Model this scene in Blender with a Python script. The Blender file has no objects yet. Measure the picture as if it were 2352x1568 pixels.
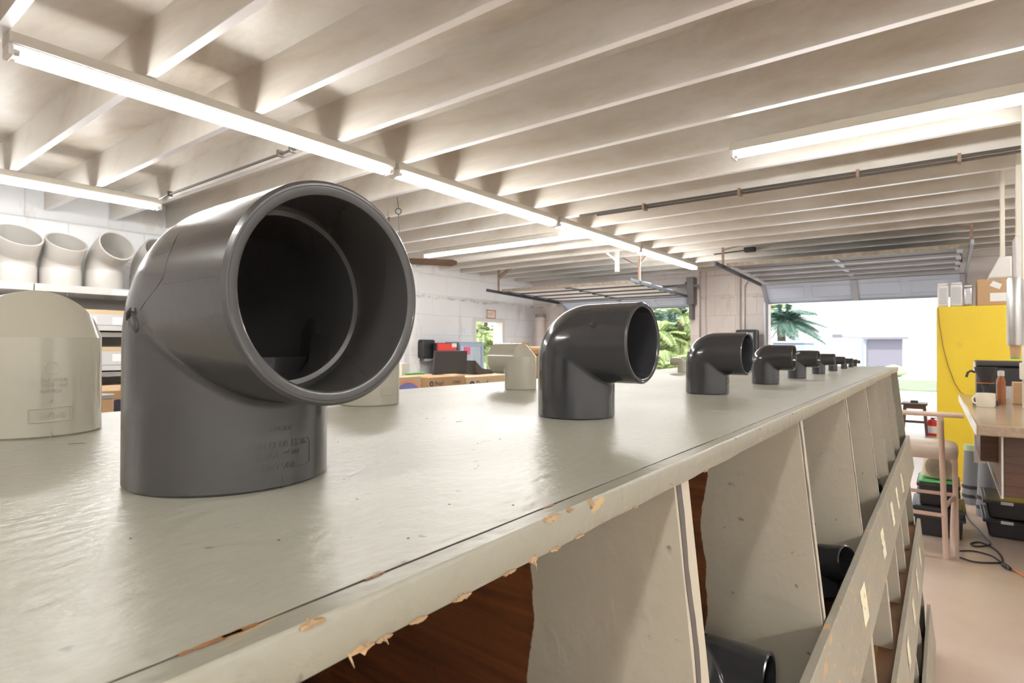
import bpy, math, random
from math import sin, cos, pi, radians, atan2, sqrt
from mathutils import Vector, Matrix, noise
random.seed(7)
SC = bpy.context.scene
COL = SC.collection
V = Vector
# ------------------------------------------------------------------ camera frame (metres; floor z=0; counter runs along +Y)
FPX, HC = 1313.0, 1.40
YAW = atan2(993, 1313)
_r = V((cos(YAW), sin(YAW), .00257)).normalized()
_f = V((-sin(YAW), cos(YAW), 10.5 / 1313)); _f = (_f - _r * _f.dot(_r)).normalized()
_u = _r.cross(_f)
CAM = V((0, 0, HC))
def at(x, y, X=None, Y=None, Z=None):
    d = _f + _r * ((x - 1176) / FPX) + _u * ((784 - y) / FPX)
    t = X / d.x if X is not None else Y / d.y if Y is not None else (Z - HC) / d.z
    return CAM + d * t
# ------------------------------------------------------------------ materials
def mat(name, col, rough=.5, metal=0, var=0, vscale=4, col2=None, bump=0, bscale=40, emit=0, spec=.5, stretch=None,
        coat=0, dirt=None, dscale=1.5, dlo=.5, dhi=.7, trans=0, ior=1.5, rvar=0):
    m = bpy.data.materials.new(name); m.use_nodes = True
    nt = m.node_tree; N = nt.nodes; Lk = nt.links
    b = N['Principled BSDF']
    b.inputs['Base Color'].default_value = (*col, 1)
    b.inputs['Roughness'].default_value = rough
    b.inputs['Metallic'].default_value = metal
    b.inputs['Specular IOR Level'].default_value = spec
    b.inputs['IOR'].default_value = ior
    b.inputs['Coat Weight'].default_value = coat
    b.inputs['Transmission Weight'].default_value = trans
    if emit:
        b.inputs['Emission Color'].default_value = (*col, 1); b.inputs['Emission Strength'].default_value = emit
    tc = N.new('ShaderNodeTexCoord'); mp = N.new('ShaderNodeMapping')
    Lk.new(tc.outputs['Object'], mp.inputs['Vector'])
    if stretch: mp.inputs['Scale'].default_value = stretch
    last = None
    if var:
        n = N.new('ShaderNodeTexNoise'); n.inputs['Scale'].default_value = vscale; n.inputs['Detail'].default_value = 6
        Lk.new(mp.outputs[0], n.inputs['Vector'])
        r = N.new('ShaderNodeValToRGB'); r.color_ramp.elements[0].position = .3; r.color_ramp.elements[1].position = .7
        c2 = col2 or tuple(c * (1 - var) for c in col)
        r.color_ramp.elements[0].color = (*c2, 1); r.color_ramp.elements[1].color = (*col, 1)
        Lk.new(n.outputs['Fac'], r.inputs['Fac']); last = r.outputs['Color']
        Lk.new(last, b.inputs['Base Color'])
    if dirt:
        n = N.new('ShaderNodeTexNoise'); n.inputs['Scale'].default_value = dscale; n.inputs['Detail'].default_value = 8
        n.inputs['Roughness'].default_value = .65; n.inputs['Distortion'].default_value = .6
        Lk.new(mp.outputs[0], n.inputs['Vector'])
        mr = N.new('ShaderNodeMapRange'); mr.inputs['From Min'].default_value = dlo; mr.inputs['From Max'].default_value = dhi
        Lk.new(n.outputs['Fac'], mr.inputs['Value'])
        mx = N.new('ShaderNodeMix'); mx.data_type = 'RGBA'
        Lk.new(mr.outputs[0], mx.inputs[0])
        if last: Lk.new(last, mx.inputs[6])
        else: mx.inputs[6].default_value = (*col, 1)
        mx.inputs[7].default_value = (*dirt, 1)
        Lk.new(mx.outputs[2], b.inputs['Base Color']); last = mx.outputs[2]
    if rvar:
        n = N.new('ShaderNodeTexNoise'); n.inputs['Scale'].default_value = vscale * 2; n.inputs['Detail'].default_value = 5
        Lk.new(mp.outputs[0], n.inputs['Vector'])
        mr = N.new('ShaderNodeMapRange'); mr.inputs['To Min'].default_value = max(.02, rough - rvar); mr.inputs['To Max'].default_value = rough + rvar
        mr.inputs['From Min'].default_value = .3; mr.inputs['From Max'].default_value = .7
        Lk.new(n.outputs['Fac'], mr.inputs['Value']); Lk.new(mr.outputs[0], b.inputs['Roughness'])
    if bump:
        n = N.new('ShaderNodeTexNoise'); n.inputs['Scale'].default_value = bscale; n.inputs['Detail'].default_value = 4
        Lk.new(mp.outputs[0], n.inputs['Vector'])
        bp = N.new('ShaderNodeBump'); bp.inputs['Strength'].default_value = bump; bp.inputs['Distance'].default_value = .002
        Lk.new(n.outputs['Fac'], bp.inputs['Height']); Lk.new(bp.outputs[0], b.inputs['Normal'])
    return m

M = {}
M['pvc_dark'] = mat('dark_pvc', (.033, .0335, .037), .15, var=.05, vscale=25, bump=.03, bscale=60, coat=.25)
M['pvc_dark_big'] = mat('dark_pvc_satin', (.045, .043, .042), .21, var=.06, vscale=30, bump=.05, bscale=120, coat=.2)
M['pvc_white'] = mat('cream_pvc', (.37, .345, .28), .13, var=.06, vscale=8, bump=.05, bscale=30, coat=.3)
M['pvc_shelf'] = mat('white_pvc', (.42, .40, .37), .3, var=.05)
M['steel_joist'] = mat('painted_steel_joist', (.79, .765, .72), .42, var=.10, vscale=1.2, dirt=(.50, .43, .34), dscale=1.1, dlo=.45, dhi=.70, stretch=(.35, 1, 1), spec=.4)
M['deck'] = mat('ceiling_panel', (.79, .765, .72), .40, var=.10, vscale=.8, dirt=(.48, .41, .32), dscale=.9, dlo=.45, dhi=.70, stretch=(.5, 1, 1), spec=.5)
M['joist_flange'] = mat('joist_flange', (.93, .94, .98), .38, metal=.75)
M['housing'] = mat('lamp_housing', (.58, .54, .46), .4, var=.1, vscale=3)
M['tube'] = mat('fluorescent_tube', (1.0, .99, .965), .3, emit=64)
M['cap_metal'] = mat('tube_end_metal', (.6, .6, .58), .35, metal=.7)
M['conduit'] = mat('conduit_steel', (.075, .068, .062), .5)
M['blacktrack'] = mat('dark_track_steel', (.06, .07, .09), .4, metal=.3)
M['palegalv'] = mat('pale_galvanized_steel', (.66, .70, .76), .4)
M['galv'] = mat('galvanized_steel', (.42, .45, .50), .4, metal=.5)
M['doorpanel'] = mat('door_panel_paint', (.60, .68, .82), .4, var=.08, vscale=2)
M['doorback'] = mat('door_section_inside', (.90, .90, .92), .5)
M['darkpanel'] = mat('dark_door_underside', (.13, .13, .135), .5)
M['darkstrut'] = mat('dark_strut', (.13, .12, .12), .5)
M['board'] = mat('rusty_beam', (.42, .36, .28), .6, var=.4, vscale=14)
M['rust'] = mat('rusty_rod', (.35, .24, .18), .6, var=.4, vscale=20)
M['paintwhite'] = mat('white_enamel', (.78, .76, .73), .35, var=.05)
M['cream'] = mat('cream_paint', (.74, .70, .60), .4)
M['yellow'] = mat('yellow_paint', (.80, .58, .035), .5, var=.12, vscale=1.5, dirt=(.55, .38, .05), dscale=2, dlo=.6, dhi=.85)
M['cardboard'] = mat('cardboard', (.50, .32, .17), .8, var=.12, vscale=6)
M['cardboard_pale'] = mat('pale_cardboard', (.64, .48, .30), .8, var=.1, vscale=6)
M['ink'] = mat('dark_ink', (.05, .05, .09), .7)
M['paper'] = mat('paper', (.80, .80, .78), .8)
M['label_paper'] = mat('yellowed_label', (.76, .72, .52), .7, dirt=(.35, .33, .28), dscale=45, dlo=.55, dhi=.62)
M['black'] = mat('black_plastic', (.025, .025, .028), .45)
M['charcoal'] = mat('charcoal_plastic', (.045, .043, .045), .55)
M['red'] = mat('red_plastic', (.65, .03, .02), .35)
M['green'] = mat('green_plastic', (.10, .42, .12), .4)
M['purple'] = mat('purple_print', (.20, .20, .50), .6)
M['orangeprint'] = mat('orange_print', (.75, .32, .15), .6)
M['pink'] = mat('pink_print', (.75, .12, .25), .5)
M['bluegrey'] = mat('blue_grey_paint', (.36, .42, .55), .4)
M['glass'] = mat('cooler_glass', (.75, .85, .9), .05, trans=.5, ior=1.2)
M['coolerlight'] = mat('lit_cooler_liner', (.9, .97, 1.0), .5, emit=1.3)
M['bottle_teal'] = mat('teal_bottles', (.25, .50, .52), .3)
M['steel'] = mat('brushed_steel', (.62, .61, .60), .28, metal=.85, stretch=(1, 1, .05), var=.15, vscale=40)
M['beige_metal'] = mat('beige_metal', (.66, .48, .39), .4, var=.08, vscale=10)
M['vinyl'] = mat('cream_vinyl', (.62, .52, .43), .35, bump=.3, bscale=12)
M['greybin'] = mat('grey_bin_plastic', (.20, .21, .23), .4)
M['blackbin'] = mat('black_bin_plastic', (.030, .030, .036), .4)
M['fanbody'] = mat('fan_plastic', (.74, .68, .55), .4)
M['fanwire'] = mat('fan_grille_wire', (.45, .38, .29), .4, metal=.3)
M['wood'] = mat('dark_wood_laminate', (.12, .058, .035), .45, var=.5, vscale=5, stretch=(1, 1, 12))
M['bartop'] = mat('speckled_laminate', (.44, .33, .235), .18, var=.22, vscale=60)
M['fanblade'] = mat('fan_blade_wood', (.12, .075, .05), .4, var=.3, vscale=8)
M['ceramic'] = mat('cream_ceramic', (.76, .70, .57), .2)
M['clearplastic'] = mat('clear_plastic', (.85, .85, .85), .1, trans=.6, ior=1.2)
M['amber'] = mat('amber_liquid', (.35, .12, .04), .2)
M['orange_cord'] = mat('orange_cord', (.75, .25, .10), .5)
M['browncord'] = mat('brown_cord', (.25, .14, .05), .5)
M['tray'] = mat('grey_tray', (.52, .52, .53), .4)
M['shelfsteel'] = mat('shelf_steel', (.50, .48, .46), .4, var=.08)
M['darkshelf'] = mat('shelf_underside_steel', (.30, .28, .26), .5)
M['foliage'] = mat('palm_green', (.26, .38, .14), .45, var=.5, vscale=3, col2=(.50, .56, .26))
M['foliage2'] = mat('blue_green_leaf', (.13, .24, .19), .45, var=.4, vscale=3)
M['trunk'] = mat('palm_trunk', (.20, .15, .11), .8, var=.4, vscale=12)
M['housewhite'] = mat('white_stucco', (.86, .85, .83), .8)
M['lilac'] = mat('lilac_grey_door', (.22, .21, .26), .6)
M['roof'] = mat('roof_brown', (.35, .25, .22), .8)
M['grass'] = mat('lawn_grass', (.26, .33, .21), .9, var=.3, vscale=2)
M['asphalt'] = mat('pale_pavement', (.62, .62, .62), .7, var=.1, vscale=.5)
M['pale_leaf'] = mat('pale_leaf', (.48, .60, .34), .6)

def wall_mat(name, base, pink, stain, amt=(.50, .68), glossy=.5):
    m = bpy.data.materials.new(name); m.use_nodes = True
    nt = m.node_tree; N = nt.nodes; Lk = nt.links; b = N['Principled BSDF']; b.inputs['Roughness'].default_value = glossy
    tc = N.new('ShaderNodeTexCoord')
    sx = N.new('ShaderNodeSeparateXYZ'); Lk.new(tc.outputs['Object'], sx.inputs[0])
    ad = N.new('ShaderNodeMath'); ad.operation = 'ADD'; Lk.new(sx.outputs['X'], ad.inputs[0]); Lk.new(sx.outputs['Y'], ad.inputs[1])
    cb = N.new('ShaderNodeCombineXYZ'); Lk.new(ad.outputs[0], cb.inputs[0]); Lk.new(sx.outputs['Z'], cb.inputs[1])
    br = N.new('ShaderNodeTexBrick'); Lk.new(cb.outputs[0], br.inputs['Vector'])
    br.inputs['Scale'].default_value = 1; br.inputs['Brick Width'].default_value = .8; br.inputs['Row Height'].default_value = .405
    br.inputs['Mortar Size'].default_value = .008; br.inputs['Mortar Smooth'].default_value = .6
    br.inputs['Color1'].default_value = (*base, 1); br.inputs['Color2'].default_value = (*[c * .95 for c in base], 1)
    br.inputs['Mortar'].default_value = (*[c * .80 for c in base], 1)
    def nz(scale, sc3, lo, hi):
        mp = N.new('ShaderNodeMapping'); mp.inputs['Scale'].default_value = sc3; Lk.new(tc.outputs['Object'], mp.inputs[0])
        n = N.new('ShaderNodeTexNoise'); n.inputs['Scale'].default_value = scale; n.inputs['Detail'].default_value = 8; n.inputs['Roughness'].default_value = .65
        Lk.new(mp.outputs[0], n.inputs['Vector'])
        mr = N.new('ShaderNodeMapRange'); mr.inputs['From Min'].default_value = lo; mr.inputs['From Max'].default_value = hi
        Lk.new(n.outputs['Fac'], mr.inputs['Value']); return mr.outputs[0]
    def mix(f, a, c):
        x = N.new('ShaderNodeMix'); x.data_type = 'RGBA'; Lk.new(f, x.inputs[0]); Lk.new(a, x.inputs[6]); x.inputs[7].default_value = (*c, 1); return x.outputs[2]
    c = mix(nz(.9, (1, 1, 1), .4, .7), br.outputs['Color'], pink)
    c = mix(nz(1.6, (1.5, 1.5, .6), amt[0] + .07, amt[1] + .16), c, stain)
    # long ragged seam stain where two block courses meet
    zz = N.new('ShaderNodeTexNoise'); zz.inputs['Scale'].default_value = 2.5; Lk.new(tc.outputs['Object'], zz.inputs['Vector'])
    s1 = N.new('ShaderNodeMath'); s1.operation = 'MULTIPLY_ADD'; Lk.new(zz.outputs['Fac'], s1.inputs[0]); s1.inputs[1].default_value = .16; s1.inputs[2].default_value = -2.38 - .08
    s2 = N.new('ShaderNodeMath'); s2.operation = 'ADD'; Lk.new(sx.outputs['Z'], s2.inputs[0]); Lk.new(s1.outputs[0], s2.inputs[1])
    s3 = N.new('ShaderNodeMath'); s3.operation = 'ABSOLUTE'; Lk.new(s2.outputs[0], s3.inputs[0])
    s4 = N.new('ShaderNodeMapRange'); Lk.new(s3.outputs[0], s4.inputs['Value']); s4.inputs['From Min'].default_value = .035; s4.inputs['From Max'].default_value = .0
    s5 = N.new('ShaderNodeMath'); s5.operation = 'MULTIPLY'; Lk.new(s4.outputs[0], s5.inputs[0]); Lk.new(nz(9, (1, 1, 1), .45, .62), s5.inputs[1])
    c = mix(s5.outputs[0], c, tuple(v * .55 for v in base))
    Lk.new(c, b.inputs['Base Color'])
    bp = N.new('ShaderNodeBump'); bp.inputs['Strength'].default_value = .5; bp.inputs['Distance'].default_value = .01
    inv = N.new('ShaderNodeMath'); inv.operation = 'SUBTRACT'; inv.inputs[0].default_value = 1; Lk.new(br.outputs['Fac'], inv.inputs[1])
    Lk.new(inv.outputs[0], bp.inputs['Height']); Lk.new(bp.outputs[0], b.inputs['Normal'])
    return m
M['wall_left'] = wall_mat('whitewashed_block', (.90, .92, .95), (.84, .84, .85), (.56, .46, .38))
M['wall_end'] = wall_mat('pinkish_block', (.72, .66, .63), (.64, .56, .53), (.42, .33, .29))

def floor_mat():
    m = bpy.data.materials.new('polished_concrete'); m.use_nodes = True
    nt = m.node_tree; N = nt.nodes; Lk = nt.links; b = N['Principled BSDF']
    tc = N.new('ShaderNodeTexCoord')
    n = N.new('ShaderNodeTexNoise'); n.inputs['Scale'].default_value = .9; n.inputs['Detail'].default_value = 9; n.inputs['Roughness'].default_value = .6
    Lk.new(tc.outputs['Object'], n.inputs['Vector'])
    r = N.new('ShaderNodeValToRGB'); e = r.color_ramp.elements
    e[0].position = .32; e[0].color = (.52, .40, .31, 1); e[1].position = .66; e[1].color = (.68, .57, .49, 1)
    k = e.new(.5); k.color = (.63, .50, .41, 1)
    Lk.new(n.outputs['Fac'], r.inputs['Fac']); Lk.new(r.outputs[0], b.inputs['Base Color'])
    mr = N.new('ShaderNodeMapRange'); mr.inputs['To Min'].default_value = .22; mr.inputs['To Max'].default_value = .42
    Lk.new(n.outputs['Fac'], mr.inputs['Value']); Lk.new(mr.outputs[0], b.inputs['Roughness'])
    return m
M['floor'] = floor_mat()

def paint_mat(name, base, rough, edge=0, divider=False, top=False):
    """old enamel on plywood: brush marks, specks, worn patches showing bare wood"""
    m = bpy.data.materials.new(name); m.use_nodes = True
    nt = m.node_tree; N = nt.nodes; Lk = nt.links; b = N['Principled BSDF']
    tc = N.new('ShaderNodeTexCoord')
    def nz(scale, sc3, lo, hi, det=6, dist=0):
        mp = N.new('ShaderNodeMapping'); mp.inputs['Scale'].default_value = sc3; Lk.new(tc.outputs['Object'], mp.inputs[0])
        n = N.new('ShaderNodeTexNoise'); n.inputs['Scale'].default_value = scale; n.inputs['Detail'].default_value = det; n.inputs['Distortion'].default_value = dist
        Lk.new(mp.outputs[0], n.inputs['Vector'])
        mr = N.new('ShaderNodeMapRange'); mr.inputs['From Min'].default_value = lo; mr.inputs['From Max'].default_value = hi
        Lk.new(n.outputs['Fac'], mr.inputs['Value']); return mr.outputs[0]
    def mix(f, a, c):
        x = N.new('ShaderNodeMix'); x.data_type = 'RGBA'; Lk.new(f, x.inputs[0])
        if isinstance(a, tuple): x.inputs[6].default_value = (*a, 1)
        else: Lk.new(a, x.inputs[6])
        if isinstance(c, tuple): x.inputs[7].default_value = (*c, 1)
        else: Lk.new(c, x.inputs[7])
        return x.outputs[2]
    c = mix(nz(3, (1, 1, 1), .35, .7), base, tuple(v * .90 for v in base))
    c = mix(nz(55, (1, 1, 1), .70, .76, 3), c, tuple(v * .45 for v in base))
    if not top: c = mix(nz(16, (1, 3.5, 3), .58, .95, 5, .5), c, tuple(v * .80 for v in base))
    if edge:
        c = mix(nz(26, (2.5, .8, 2.5), edge, edge + .025, 8, 1.2), c, (.50, .33, .16))
        c = mix(nz(60, (1, .5, 1), .70, .74, 6, .5), c, (.16, .12, .09))
    rr = None
    if divider:
        sx = N.new('ShaderNodeSeparateXYZ'); Lk.new(tc.outputs['Object'], sx.inputs[0])
        n = N.new('ShaderNodeTexNoise'); n.inputs['Scale'].default_value = 9; n.inputs['Detail'].default_value = 5; Lk.new(tc.outputs['Object'], n.inputs['Vector'])
        a = N.new('ShaderNodeMath'); a.operation = 'MULTIPLY_ADD'; Lk.new(n.outputs['Fac'], a.inputs[0]); a.inputs[1].default_value = .05; Lk.new(sx.outputs['X'], a.inputs[2])
        mr = N.new('ShaderNodeMapRange'); mr.inputs['From Min'].default_value = .204; mr.inputs['From Max'].default_value = .2025; Lk.new(a.outputs[0], mr.inputs['Value'])
        wd = mix(nz(3, (1, 1, 14), .3, .7, 8, 1.5), (.20, .070, .022), (.075, .028, .012))
        c = mix(mr.outputs[0], c, wd)
    Lk.new(c, b.inputs['Base Color'])
    mr = N.new('ShaderNodeMapRange'); mr.inputs['To Min'].default_value = max(.29, rough - .02); mr.inputs['To Max'].default_value = max(.29, rough) + .09
    Lk.new(nz(7, (1, .5, 1), .3, .7), mr.inputs['Value']); Lk.new(mr.outputs[0], b.inputs['Roughness'])
    n1 = N.new('ShaderNodeTexNoise'); n1.inputs['Scale'].default_value = 90; n1.inputs['Detail'].default_value = 5
    mp = N.new('ShaderNodeMapping'); mp.inputs['Scale'].default_value = (1.2, .62, 1.2) if not divider else (1, 1, .5); Lk.new(tc.outputs['Object'], mp.inputs[0]); Lk.new(mp.outputs[0], n1.inputs['Vector'])
    bp = N.new('ShaderNodeBump'); bp.inputs['Strength'].default_value = .5 if top else .5; bp.inputs['Distance'].default_value = .002
    Lk.new(n1.outputs['Fac'], bp.inputs['Height'])
    n2 = N.new('ShaderNodeTexNoise'); n2.inputs['Scale'].default_value = 14; n2.inputs['Detail'].default_value = 3; Lk.new(mp.outputs[0], n2.inputs['Vector'])
    bp2 = N.new('ShaderNodeBump'); bp2.inputs['Strength'].default_value = .10 if top else .25; bp2.inputs['Distance'].default_value = .002 if top else .004
    Lk.new(n2.outputs['Fac'], bp2.inputs['Height']); Lk.new(bp.outputs[0], bp2.inputs['Normal']); Lk.new(bp2.outputs[0], b.inputs['Normal'])
    return m
PB = (.52, .47, .37)
M['top_paint'] = paint_mat('counter_top_paint', (.37, .36, .295), .28, top=True)
M['edge_paint'] = paint_mat('chipped_shaded_edge_paint', (.31, .295, .235), .30, edge=.66)  # same paint as the top, base darkened for the shaded front face
M['divider_paint'] = paint_mat('divider_paint', PB, .42, divider=True)
M['lip_paint'] = paint_mat('lip_paint', (.33, .305, .24), .36, edge=.615)
M['lip_face'] = paint_mat('lip_face_paint', (.33, .305, .24), .36)
M['rawwood'] = mat('bare_plywood', (.46, .31, .17), .7, var=.4, vscale=60)
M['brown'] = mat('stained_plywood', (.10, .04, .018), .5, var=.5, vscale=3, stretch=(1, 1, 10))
M['divider_edge'] = mat('worn_plywood_edge', (.50, .48, .42), .5, var=.1, vscale=20, col2=(.30, .27, .24), stretch=(1, 1, .25))
M['ply'] = mat('grey_worn_plies', (.11, .095, .085), .7, var=.4, vscale=50, stretch=(1, 1, .2), col2=(.09, .075, .07))
M['orangeply'] = mat('orange_plywood', (.30, .135, .045), .6, var=.3, vscale=10)
M['navy'] = mat('navy_plastic', (.012, .02, .05), .5)
M['dent'] = mat('dented_paint', (.30, .28, .23), .6)
M['crack'] = mat('dark_seam', (.045, .035, .028), .9)

# ------------------------------------------------------------------ mesh helpers
class MB:
    def __init__(s): s.v = []; s.f = []
    def add(s, vs, fs):
        o = len(s.v); s.v += [V(p) for p in vs]; s.f += [tuple(i + o for i in f) for f in fs]; return s
    def box(s, x0, x1, y0, y1, z0, z1, T=None):
        vs = [V((x, y, z)) for x in (x0, x1) for y in (y0, y1) for z in (z0, z1)]
        if T: vs = [T @ p for p in vs]
        return s.add(vs, [(0, 1, 3, 2), (4, 6, 7, 5), (0, 4, 5, 1), (2, 3, 7, 6), (0, 2, 6, 4), (1, 5, 7, 3)])
    def beam(s, a, b, w, h=None, upv=(0, 0, 1)):
        a, b = V(a), V(b); h = h or w; d = (b - a).normalized(); up_ = V(upv)
        if abs(d.dot(up_)) > .98: up_ = V((1, 0, 0))
        r = d.cross(up_).normalized() * w / 2; q = r.cross(d).normalized() * h / 2
        return s.add([a - r - q, a + r - q, a + r + q, a - r + q, b - r - q, b + r - q, b + r + q, b - r + q],
                     [(0, 1, 2, 3), (7, 6, 5, 4), (0, 4, 5, 1), (1, 5, 6, 2), (2, 6, 7, 3), (3, 7, 4, 0)])
    def tube(s, pts, r, n=10, cap=True):
        pts = [V(p) for p in pts]; rs = r if isinstance(r, (list, tuple)) else [r] * len(pts)
        d0 = (pts[1] - pts[0]).normalized(); a = d0.orthogonal().normalized(); rings = []
        for i, p in enumerate(pts):
            d = (pts[min(i + 1, len(pts) - 1)] - pts[max(i - 1, 0)]).normalized()
            a = (a - d * a.dot(d)).normalized(); b = d.cross(a)
            rings.append([p + (a * cos(2 * pi * k / n) + b * sin(2 * pi * k / n)) * rs[i] for k in range(n)])
        return s.rings(rings, cap)
    def rings(s, rings, cap=False, closed=True):
        n = len(rings[0]); vs = [p for r in rings for p in r]; fs = []
        for i in range(len(rings) - 1):
            for k in range(n if closed else n - 1):
                k2 = (k + 1) % n
                fs.append((i * n + k, i * n + k2, (i + 1) * n + k2, (i + 1) * n + k))
        if cap: fs += [tuple(range(n))[::-1], tuple((len(rings) - 1) * n + k for k in range(n))]
        return s.add(vs, fs)
    def lathe(s, prof, c=(0, 0, 0), n=32, T=None):
        c = V(c); rings = [[c + V((r * cos(2 * pi * k / n), r * sin(2 * pi * k / n), z)) for k in range(n)] for r, z in prof]
        if T: rings = [[T @ p for p in q] for q in rings]
        return s.rings(rings, cap=True)
    def prism(s, poly, axis, a0, a1):
        """poly in the two other axes (order x,y,z without axis)"""
        def mk(p, a):
            q = list(p); q.insert(axis, a); return V(q)
        n = len(poly); vs = [mk(p, a0) for p in poly] + [mk(p, a1) for p in poly]
        return s.add(vs, [tuple(range(n))[::-1], tuple(range(n, 2 * n))] + [(i, (i + 1) % n, n + (i + 1) % n, n + i) for i in range(n)])
    def build(s, name, m, parent=None, smooth=35, bevel=0, seg=2):
        org = V(parent['_o']) if parent is not None and '_o' in parent else V((0, 0, 0))
        me = bpy.data.meshes.new(name)
        me.from_pydata([tuple(p - org) for p in s.v], [], s.f); me.update()
        import bmesh
        bm = bmesh.new(); bm.from_mesh(me); bmesh.ops.recalc_face_normals(bm, faces=bm.faces); bm.to_mesh(me); bm.free()
        me.materials.append(m if not isinstance(m, str) else M[m])
        if smooth:
            me.shade_smooth(); me.set_sharp_from_angle(angle=radians(smooth))
        o = bpy.data.objects.new(name, me); COL.objects.link(o)
        if parent is not None: o.parent = parent; o['_o'] = tuple(org)
        if bevel:
            b = o.modifiers.new('bevel', 'BEVEL'); b.width = bevel; b.segments = seg; b.limit_method = 'ANGLE'; b.angle_limit = radians(40)
        return o
def tag(o, label=None, cat=None, group=None, kind=None):
    for k, v in (('label', label), ('category', cat), ('group', group), ('kind', kind)):
        if v: o[k] = v
    return o
def empty(name, loc, label, cat, group=None, kind=None):
    o = bpy.data.objects.new(name, None); COL.objects.link(o); o.location = loc; o['_o'] = tuple(loc); o.empty_display_size = .05
    return tag(o, label, cat, group, kind)
def solo(mb, name, m, label, cat, group=None, kind=None, **k):
    """one-mesh thing, origin moved to its base centre"""
    xs = [p.x for p in mb.v]; ys = [p.y for p in mb.v]; zs = [p.z for p in mb.v]
    c = V(((min(xs) + max(xs)) / 2, (min(ys) + max(ys)) / 2, min(zs)))
    mb.v = [p - c for p in mb.v]; o = mb.build(name, m, None, **k); o.location = c
    return tag(o, label, cat, group, kind)
def copy_tree(o, parent=None):
    c = o.copy(); COL.objects.link(c)
    if parent: c.parent = parent
    for ch in [x for x in ALL() if x.parent == o]: copy_tree(ch, c)
    return c
def ALL(): return list(COL.objects)
def text_verts(s, size, ext, align='CENTER'):
    cu = bpy.data.curves.new('t', 'FONT'); cu.body = s; cu.size = size; cu.extrude = ext; cu.align_x = align; cu.align_y = 'CENTER'
    cu.resolution_u = 3
    o = bpy.data.objects.new('t', cu); COL.objects.link(o)
    dg = bpy.context.evaluated_depsgraph_get(); me = bpy.data.meshes.new_from_object(o.evaluated_get(dg))
    vs = [v.co.copy() for v in me.vertices]; fs = [tuple(p.vertices) for p in me.polygons]
    bpy.data.objects.remove(o); bpy.data.curves.remove(cu); bpy.data.meshes.remove(me)
    return vs, fs
def flat_text(mb, s, size, ext, origin, xdir, ydir):
    vs, fs = text_verts(s, size, ext); X, Y = V(xdir).normalized(), V(ydir).normalized(); Z = X.cross(Y)
    return mb.add([V(origin) + X * p.x + Y * p.y + Z * p.z for p in vs], fs)

# ------------------------------------------------------------------ pipe elbows
def elbow90(R, L, Rc, wall, sock, nphi=64, narc=14, chamfer=False, inner=True):
    """stands on z=0, other mouth faces +X at height L"""
    b = min(.0019, R * .05); Ri = R - wall; Rb = Ri - min(.0045, wall * .75); rmin = R * .09
    def loop(rad, base, end, phi, n, flat=False):
        s = rad * cos(phi); y = rad * sin(phi); rho = max(Rc + s, rmin)
        pts = [V((-s, y, base)), V((-s, y, (base + L - rho) / 2))]
        for k in range(n + 1):
            t = pi / 2 * k / n
            if flat:
                pts.append(V((-s + rho * k / n, y, L + s - rho + rho * k / n))); continue
            pts.append(V((-s + rho - rho * cos(t), y, L + s - rho + rho * sin(t))))
        pts.append(V(((end - s + rho) / 2, y, L + s))); pts.append(V((end, y, L + s)))
        return pts
    def hor(rad, x, phi): return V((x, rad * sin(phi), L + rad * cos(phi)))
    def ver(rad, z, phi): return V((-rad * cos(phi), rad * sin(phi), z))
    cols = []
    for k in range(nphi):
        ph = 2 * pi * k / nphi; n = 8 if chamfer else narc
        c = [ver(R - b, 0, ph)] + loop(R, b, L - b, ph, n, chamfer) + [hor(R - b, L, ph)]
        if inner:
            c += [hor(R - b * 1.6, L, ph), hor(R - b * 1.85, L - b * .22, ph), hor(Ri + b * 1.1, L - b * .22, ph), hor(Ri + b * .35, L - b * .55, ph), hor(Ri, L - b * 1.5, ph), hor(Ri - .0006, L - sock, ph), hor(Rb + .0006, L - sock - .0006, ph)]
            il = loop(Rb, sock, L - sock - .003, ph, n, chamfer); c += il[::-1]
            c += [ver(Ri - .0006, sock, ph), ver(Ri, 0, ph)]
        cols.append(c)
    rings = [[cols[k][i] for k in range(nphi)] for i in range(len(cols[0]))]
    mb = MB(); mb.rings(rings + [rings[0]] if inner else rings)
    return mb
def wrap_text(mb, s, size, ext, R, ang0, z0, lift=.0):
    """raised letters upside-down round a vertical hub of radius R; ang0 = angle of centre seen from above"""
    vs, fs = text_verts(s, size, ext)
    out = []
    for p in vs:
        x, y = -p.x, -p.y                       # turned upside down
        a = ang0 + x / R
        r = R + lift + p.z
        out.append(V((r * cos(a), r * sin(a), z0 + y)))
    mb.add(out, fs)
def wrap_line(mb, pts, R, w, h=.0006, n=14):
    """raised line on the hub through (arc, z) points"""
    for (a0, z0), (a1, z1) in zip(pts, pts[1:]):
        P = [V(((R + .0002) * cos(a0 + (a1 - a0) * i / n), (R + .0002) * sin(a0 + (a1 - a0) * i / n), z0 + (z1 - z0) * i / n)) for i in range(n + 1)]
        mb.tube(P, w, 6)
HT = HC - .095        # counter top height
def place(root, loc, rz=0): root.location = loc; root.rotation_euler = (0, 0, rz)
def elbow_thing(name, R, L, Rc, wall, sock, m, label, loc, rz, group, chamfer=False, n=64, inner=True):
    mb = elbow90(R, L, Rc, wall, sock, n, chamfer=chamfer, inner=inner)
    o = mb.build(name, m, None, smooth=9 if chamfer else 28); o['_o'] = (0, 0, 0); place(o, loc, rz)
    return tag(o, label, 'pipe elbow', group)

GE = 'gray pipe elbows in a row on the counter'
# front (largest) elbow with its cast-in lettering
e1 = elbow_thing('pipe_elbow', .0671, .126, .030, .0090, .054, 'pvc_dark_big', 'largest dark gray plastic pipe elbow, nearest on the painted counter, wide mouth open', (-.4182, .2110, HT), -.0098, GE, n=120)
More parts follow.
